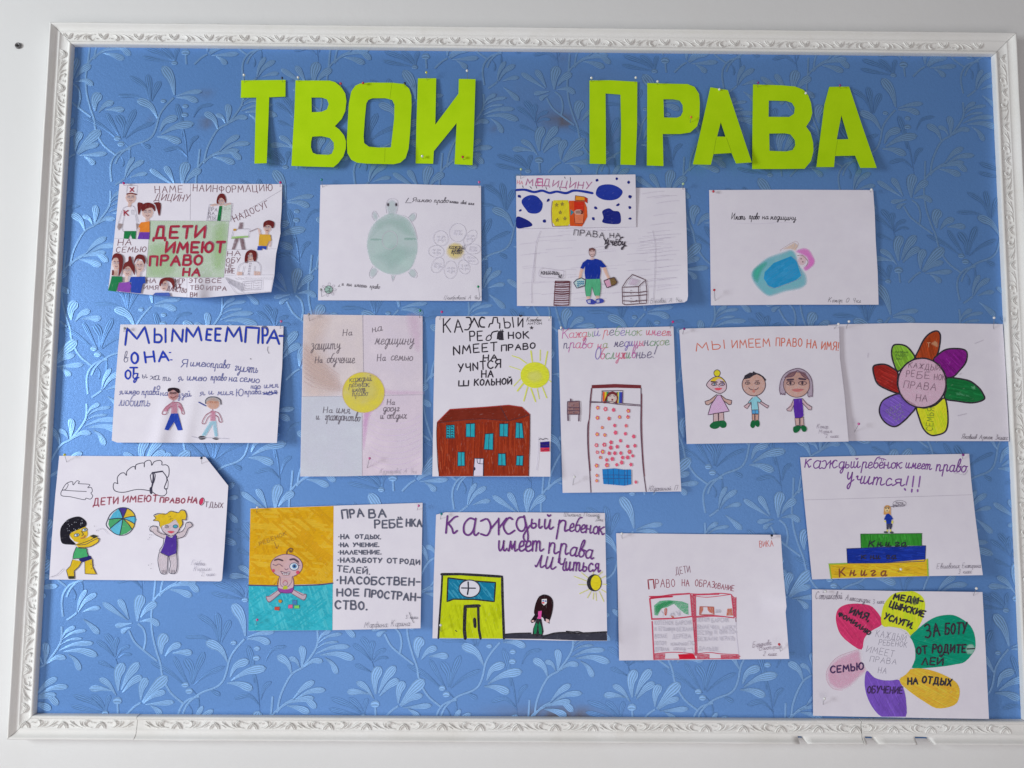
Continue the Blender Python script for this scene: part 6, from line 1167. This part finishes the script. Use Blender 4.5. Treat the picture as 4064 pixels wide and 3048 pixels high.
for a in ((145, 80, 150, 150, 'white', 'at the left end of the top bar of the Т'), (467, 105, 470, 145, 'dark blue', 'at the right end of the top bar of the Т'), (602, 100, 606, 145, 'white', 'at the top left of the first В'), (962, 152, 958, 200, 'red', 'on the upper right curve of the first В'),
          (1150, 148, 1152, 158, 'red', 'at the upper left edge of the О'), (1503, 150, 1504, 190, 'black', 'at the upper right edge of the О'), (1685, 58, 1690, 135, 'yellow', 'at the top of the left stem of the И'), (2028, 44, 2033, 138, 'white', 'at the top of the right stem of the И'),
          (1650, 765, 1658, 800, 'white', 'near the foot of the left stem of the И'), (1992, 772, 2002, 822, 'red', 'near the foot of the right stem of the И')): pin(TW, *a)
for a in ((120, 52, 122, 85, 'white', 'at the top left corner of the П'), (434, 50, 427, 95, 'white', 'at the top right corner of the П'), (588, 77, 585, 103, 'white', 'at the top of the Р'), (1026, 133, 1026, 150, 'white', 'at the top of the А between Р and В'), (826, 330, 816, 385, 'orange', 'on the bowl of the Р'),
          (1300, 87, 1296, 122, 'purple', 'at the top left of the second В'), (1638, 160, 1634, 170, 'white', 'on the upper right curve of the second В'), (1880, 106, 1880, 130, 'purple', 'at the top of the last А')): pin(PR, *a)
tr = {k: (s.x0, s.y0, s.k) for k, s in SH.items()}
for k, *a in (('A', 252, 130, 252, 160, 'magenta', 'at the top left of the sheet with red capitals on green'), ('A', 1972, 122, 1965, 175, 'magenta', 'at the top right of the sheet with red capitals on green'),
    ('B', 212, 92, 223, 185, 'teal', 'at the top left of the turtle drawing'), ('B', 1940, 118, 1939, 185, 'pink', 'at the top right of the turtle drawing'), ('B', 205, 1298, 213, 1385, 'grey', 'at the bottom left of the turtle drawing'), ('B', 1930, 1265, 1950, 1395, 'green', 'at the bottom right of the turtle drawing'),
    ('F', 1297, 30, 1290, 105, 'green', 'at the top right of the quartered pastel sheet'), ('F', 250, 65, 258, 135, 'grey', 'at the top left of the quartered pastel sheet'), ('F', 822, 1420, 795, 1520, 'pink', 'low on the pink quarter of the pastel sheet'),
    ('G', 175, 42, 150, 122, 'magenta', 'at the top left of the brown school drawing'), ('G', 1190, 95, 1175, 130, 'white', 'at the top right of the brown school drawing'),
    ('c', 187, 60, 182, 175, 'pale green', 'at the top left of the small sheet with blue blots'), ('C', 1967, 220, 1962, 290, 'pale green', 'at the top right of the sheet with the blue-shirted figure'),
    ('D', 197, 165, 195, 180, 'red', 'at the top left of the turquoise watercolour sheet'), ('D', 1932, 145, 1915, 178, 'white', 'at the top right of the turquoise watercolour sheet'), ('D', 207, 1247, 217, 1375, 'red', 'at the bottom left of the turquoise watercolour sheet'),
    ('E', 1980, 98, 1965, 185, 'pink', 'at the top right of the sheet with big blue capitals'), ('E', 262, 175, 248, 215, 'grey', 'at the top left of the sheet with big blue capitals'),
    ('H', 108, 92, 112, 125, 'white', 'at the top left of the flowery bed drawing'), ('H', 1130, 40, 1100, 105, 'magenta', 'at the top right of the flowery bed drawing'), ('H', 230, 1457, 213, 1540, 'white', 'at the bottom left of the flowery bed drawing'),
    ('I', 162, 160, 140, 230, 'purple', 'at the top left of the three children drawing'), ('I', 1943, 105, 1885, 165, 'white', 'at the top right of the three children drawing'),
    ('J', 202, 75, 165, 165, 'white', 'at the top left of the black-outlined flower drawing'), ('J', 1878, 32, 1873, 175, 'white', 'at the top right of the black-outlined flower drawing'), ('J', 315, 1258, 262, 1362, 'pink', 'at the bottom left of the black-outlined flower drawing'),
    ('K', 267, 68, 292, 158, 'yellow', 'at the top left of the ball game drawing'), ('K', 1768, 105, 1772, 175, 'black', 'near the cut corner of the ball game drawing'),
    ('L', 225, 150, 215, 212, 'white', 'at the top left of the winking baby sheet'), ('L', 1995, 130, 1975, 185, 'pink', 'at the top right of the winking baby sheet'), ('L', 224, 1382, 205, 1447, 'pink', 'at the bottom left of the winking baby sheet'),
    ('M', 200, 110, 185, 175, 'teal', 'at the top left of the hospital drawing'), ('M', 1920, 150, 1887, 200, 'grey', 'at the top right of the hospital drawing'), ('M', 190, 1330, 193, 1410, 'white', 'at the bottom left of the hospital drawing'),
    ('N', 187, 160, 192, 222, 'white', 'at the top left of the red book drawing'), ('N', 1833, 180, 1827, 222, 'black', 'at the top right of the red book drawing'), ('N', 1915, 1375, 1928, 1460, 'red', 'at the bottom right of the red book drawing'),
    ('O', 1887, 125, 1880, 178, 'purple', 'at the top right of the tiny girl on books drawing'), ('O', 1203, 1380, 1165, 1415, 'white', 'on the yellow book of the tiny girl drawing'),
    ('Q', 265, 130, 230, 145, 'white', 'at the top left of the six-petalled flower drawing'), ('Q', 1922, 97, 1885, 185, 'white', 'at the top right of the six-petalled flower drawing'), ('Q', 255, 1305, 237, 1380, 'white', 'at the bottom left of the six-petalled flower drawing')):
    pin(tr[k], *a, base=.003, key=k)
COVER = [[(p.x, p.z) for p in (unproj(*q, 0) for q in s.quad)] for s in SH.values()]
# ------------------------------------------------------------------ woven leaves of the wallpaper
def mat_leaf(name, c, metal, rough, ribs):
    n = NT(name)
    uv = n.n('ShaderNodeUVMap'); sp = n.n('ShaderNodeSeparateXYZ'); n.l(uv.outputs[0], sp.inputs[0])
    r = n.math('SINE', n.math('MULTIPLY', sp.outputs['Y'], ribs*math.tau), 0)
    g = n.math('SINE', n.math('MULTIPLY', sp.outputs['X'], 520.0), 0)
    hgt = n.math('ADD', r, n.math('MULTIPLY', g, .35))
    nz = n.noise(500, 2)
    col = n.mix(n.ramp(hgt, -1.2, .6), tuple(v*.5 for v in c), c)
    col = n.mix(n.ramp(nz, .3, .7, 0, .3), col, tuple(min(1, v*1.2) for v in c))
    n.setc(col); n.bump(hgt, 0.35, 0.0002)
    return n.done(rough, 0.2, metal)
M_LF = mat_leaf('woven_silver_blue', (0.27, 0.50, 0.88), 0.62, 0.42, 4)
M_LS = mat_leaf('woven_silver_stem', (0.27, 0.50, 0.88), 0.62, 0.42, 2)
M_LB = mat_leaf('woven_faint_blue', (0.150, 0.325, 0.68), 0.45, 0.4, 3)
LA = Vector((.438, 0, -.003)); LB = Vector((.2301, 0, .1900))
def C2(s): return [unproj(150+x/2.212, 2280+y/2.212, 0) for x, y in pts(s)]
def C3(s): return [unproj(1100+x/2.011, 2450+y/2.011, 0) for x, y in pts(s)]
PXM = 1/2325.0
# (points base -> tip, width in crop px)
LEAVES = [(C2(a), w/2.212*PXM*1.25) for a, w in (
 ("345,330 370,230 430,130", 36), ("355,330 420,230 520,165", 42), ("390,330 470,300 550,290", 34), ("400,390 460,440 540,520", 44),
 ("790,400 690,330 570,245", 42), ("800,390 760,300 710,215", 48), ("875,410 880,290 915,175", 80), ("905,375 960,300 1045,245", 58), ("830,425 750,440 680,452", 36),
 ("820,462 770,480 735,515", 36), ("900,412 1000,400 1065,450", 44), ("1160,130 1260,150 1355,190", 50), ("1150,112 1270,80 1395,62", 44),
 ("1088,700 1085,600 1130,520", 80), ("1120,715 1180,640 1260,610", 50), ("1185,690 1270,680 1358,688", 48),
 ("905,1100 915,990 960,905", 64), ("920,1120 1020,1000 1140,890", 78), ("930,1130 1020,1060 1125,1025", 44), ("945,1140 1070,1130 1200,1118", 40), ("990,1150 1040,1180 1085,1230", 44),
 ("708,1020 705,880 755,775", 74), ("735,1010 800,880 890,770", 64), ("745,1035 830,940 915,890", 54), ("690,1060 620,960 540,912", 44), ("650,1020 560,1000 455,1002", 46),
 ("1668,770 1600,650 1475,590", 64), ("1822,540 1790,380 1710,255", 76), ("1840,565 1950,565 2040,605", 50), ("1840,550 1950,515 2080,500", 38), ("1690,900 1740,800 1855,755", 60),
 ("1700,930 1840,850 2005,820", 62), ("1665,952 1770,960 1888,1008", 58))]
LEAVES += [(C3(a), w/2.011*PXM*1.15) for a, w in (
 ("115,450 80,360 0,305", 54), ("180,400 150,345 95,322", 36), ("195,400 205,300 192,225", 52), ("212,398 290,345 365,352", 40), ("330,190 360,140 430,100", 34),
 ("330,205 410,150 520,130", 27), ("310,250 390,205 490,195", 20), ("310,290 430,240 580,232", 38), ("345,300 480,290 615,333", 52), ("380,320 440,370 478,452", 42),
 ("130,650 210,560 298,508", 46), ("150,652 260,590 388,578", 42), ("160,658 240,660 312,725", 48))]
STEMS = [(C2(a), 17/2.212*PXM) for a in ("400,50 300,80 235,150 212,240 222,370", "255,400 300,370 345,335", "880,430 930,480 948,570 930,660", "800,490 850,590 930,665 1050,760",
 "1035,50 1017,220 1000,330 1000,440 1010,540 1045,680 1075,770 1090,870 1110,930", "1020,225 1080,160 1200,90", "905,1125 850,1160 780,1230", "1120,960 1180,1050 1285,1135",
 "715,1075 702,1110 705,1230", "1275,1220 1320,1130 1430,1040 1560,990 1620,940 1655,860 1685,740 1740,650 1815,565")]
STEMS += [(C3(a), 16/2.011*PXM) for a in ("0,760 28,620 110,460 195,405", "195,405 270,310 320,215 322,100", "0,750 60,690 130,652")]
BUDS = [(C2(a)[0], r/2.212*PXM) for a, r in (("1720,600", 22), ("1925,650", 23), ("1920,735", 26), ("1295,970", 26), ("1330,1025", 28), ("1820,225", 24), ("700,1110", 34))]
FAINT = [(C2(a), w/2.212*PXM) for a, w in (("680,720 650,600 590,520", 58), ("682,720 680,620 700,550", 54), ("675,725 600,640 515,580", 46), ("690,730 730,660 810,625", 40), ("695,740 760,700 828,705", 30), ("680,830 600,790 530,760", 40),
 ("1345,960 1350,840 1290,735", 76), ("1360,960 1400,820 1462,680", 62), ("1330,980 1250,830 1190,715", 46), ("1370,970 1480,880 1640,805", 42), ("1310,990 1150,850 990,765", 46),
 ("600,1210 480,1120 310,1055", 56), ("605,1210 550,1120 470,1055", 54), ("600,1210 610,1120 635,1055", 44), ("590,1215 420,1180 290,1150", 46),
 ("1590,600 1540,450 1400,350", 50), ("1600,600 1590,450 1570,335", 60), ("1610,600 1650,480 1690,400", 60), ("1570,600 1450,550 1290,545", 44),
 ("1900,950 1880,760 1840,620", 56), ("1950,1150 1850,1060 1720,1090", 44), ("1955,1100 1990,990 2050,940", 40), ("1500,1000 1560,1040 1600,1060", 50), ("1350,1000 1410,1090 1405,1210", 20), ("1950,1200 1930,1000 1900,850", 16), ("300,110 330,170 320,230", 20), ("2000,760 2060,660 2180,630", 36), ("680,720 695,780 690,840", 14))]
def leaf_prof(t): return (0.16+0.84*(t/.72)**1.15) if t < .72 else math.sqrt(max(0, 1-((t-.72)/.28)**2.2))
def strip(P3, w, hgt, base, prof, nseg=8, nac=4):
    P = [(p.x, p.z) for p in P3]; P = catmull(P, False, nseg)
    L = [0]
    for a, b in zip(P, P[1:]): L.append(L[-1]+math.hypot(b[0]-a[0], b[1]-a[1]))
    V = []; F = []; UV = []; N = len(P)
    for i, (x, z) in enumerate(P):
        a = P[max(i-1, 0)]; b = P[min(i+1, N-1)]; dx, dz = b[0]-a[0], b[1]-a[1]; l = math.hypot(dx, dz) or 1; dx /= l; dz /= l
        t = L[i]/L[-1]; k = max(.06, prof(t))
        for j in range(nac+1):
            q = j/nac*2-1
            V.append((x-dz*w*.5*k*q, -(base+hgt*(1-q*q)*min(1, k+.3)), z+dx*w*.5*k*q)); UV.append((L[i]*10, j/nac))
    for i in range(N-1):
        for j in range(nac):
            a = i*(nac+1)+j; F.append((a, a+nac+1, a+nac+2, a+1))
    A_, B_, C_ = (Vector(V[k]) for k in F[0][:3])
    if (B_-A_).cross(C_-A_).y > 0: F = [f[::-1] for f in F]
    return V, F, UV
lo, hi = -.022, .022
def covered(p):
    x, z = p
    for Q in COVER:
        if inside(x, z, [Q]): return True
    return False
def offsets():
    for j in range(-7, 8):
        for i in range(-9, 9):
            yield LA*i+LB*j
acc = {k: [[], [], []] for k in ('stem', 'leaf', 'faint')}
def push(key, V, F, UV):
    a = acc[key]; b = len(a[0])
    a[0] += [(min(max(v[0], lo), W+hi), v[1], min(max(v[2], lo), H+hi)) for v in V]
    a[1] += [tuple(b+i for i in f) for f in F]; a[2] += UV
inst = []
def tile(items, key, hgt, base, prof, **kw):
    for k, (P3, w) in enumerate(items):
        V, F, UV = strip(P3, w, hgt, base, prof, **kw)
        xs = [v[0] for v in V]; zs = [v[2] for v in V]
        for o in offsets():
            if max(xs)+o.x < 0 or min(xs)+o.x > W or max(zs)+o.z < 0 or min(zs)+o.z > H: continue
            pp = [(p.x+o.x, p.z+o.z) for p in P3]
            if all(covered(p) for p in pp+[((pp[0][0]+pp[-1][0])/2, (pp[0][1]+pp[-1][1])/2)]): continue
            whole = min(xs)+o.x > lo and max(xs)+o.x < W+hi and min(zs)+o.z > lo and max(zs)+o.z < H+hi
            L = sum(math.hypot(b[0]-a[0], b[1]-a[1]) for a, b in zip(pp, pp[1:]))
            if key == 'leaf': inst.append((L*w, k, o.copy(), whole, V, F, UV, P3[0]))
            else: push(key, [(v[0]+o.x, v[1], v[2]+o.z) for v in V], F, UV)
tile(FAINT, 'faint', .00012, .00072, leaf_prof, nseg=5)
tile(STEMS, 'stem', .00012, .0008, lambda t: 1, nseg=5, nac=2)
tile(LEAVES, 'leaf', .0001, .0009, leaf_prof, nseg=5)
BL = []
for c, r in BUDS:
    BL.append(([c+Vector((-r*1.1, 0, -r*.2)), c+Vector((0, 0, r*.1)), c+Vector((r*1.1, 0, -r*.2))], r*1.8))
tile(BL, 'stem', .0002, .0009, lambda t: math.sqrt(max(0.02, 1-(2*t-1)**2)), nseg=5, nac=3)
inst.sort(key=lambda q: -q[0]*(1 if q[3] else .3))
cache = {}
for n_i, (sz, k, o, whole, V, F, UV, P0) in enumerate(inst):
    if n_i < 296 and whole:
        if k not in cache:
            ob = mkobj('woven_leaf', [(v[0]-P0.x, v[1], v[2]-P0.z) for v in V], F, M_LF, uvs=UV, smooth=True); me = ob.data; cache[k] = me
        else:
            ob = bpy.data.objects.new('woven_leaf', cache[k]); COL.objects.link(ob)
        ob.parent = wallpaper; ob.location = Vector((P0.x+o.x, 0, P0.z+o.z))-Vector(board.location)
    else:
        push('leaf', [(v[0]+o.x, v[1], v[2]+o.z) for v in V], F, UV)
def wp(name, key, m):
    V, F, UV = acc[key]; b = board.location
    ob = mkobj(name, [(v[0]-b.x, v[1]-b.y, v[2]-b.z) for v in V], F, m, uvs=UV, smooth=True); ob.parent = wallpaper; ob['kind'] = 'stuff'
wp('woven_stems', 'stem', M_LS); wp('woven_leaves', 'leaf', M_LF); wp('faint_woven_leaves', 'faint', M_LB)
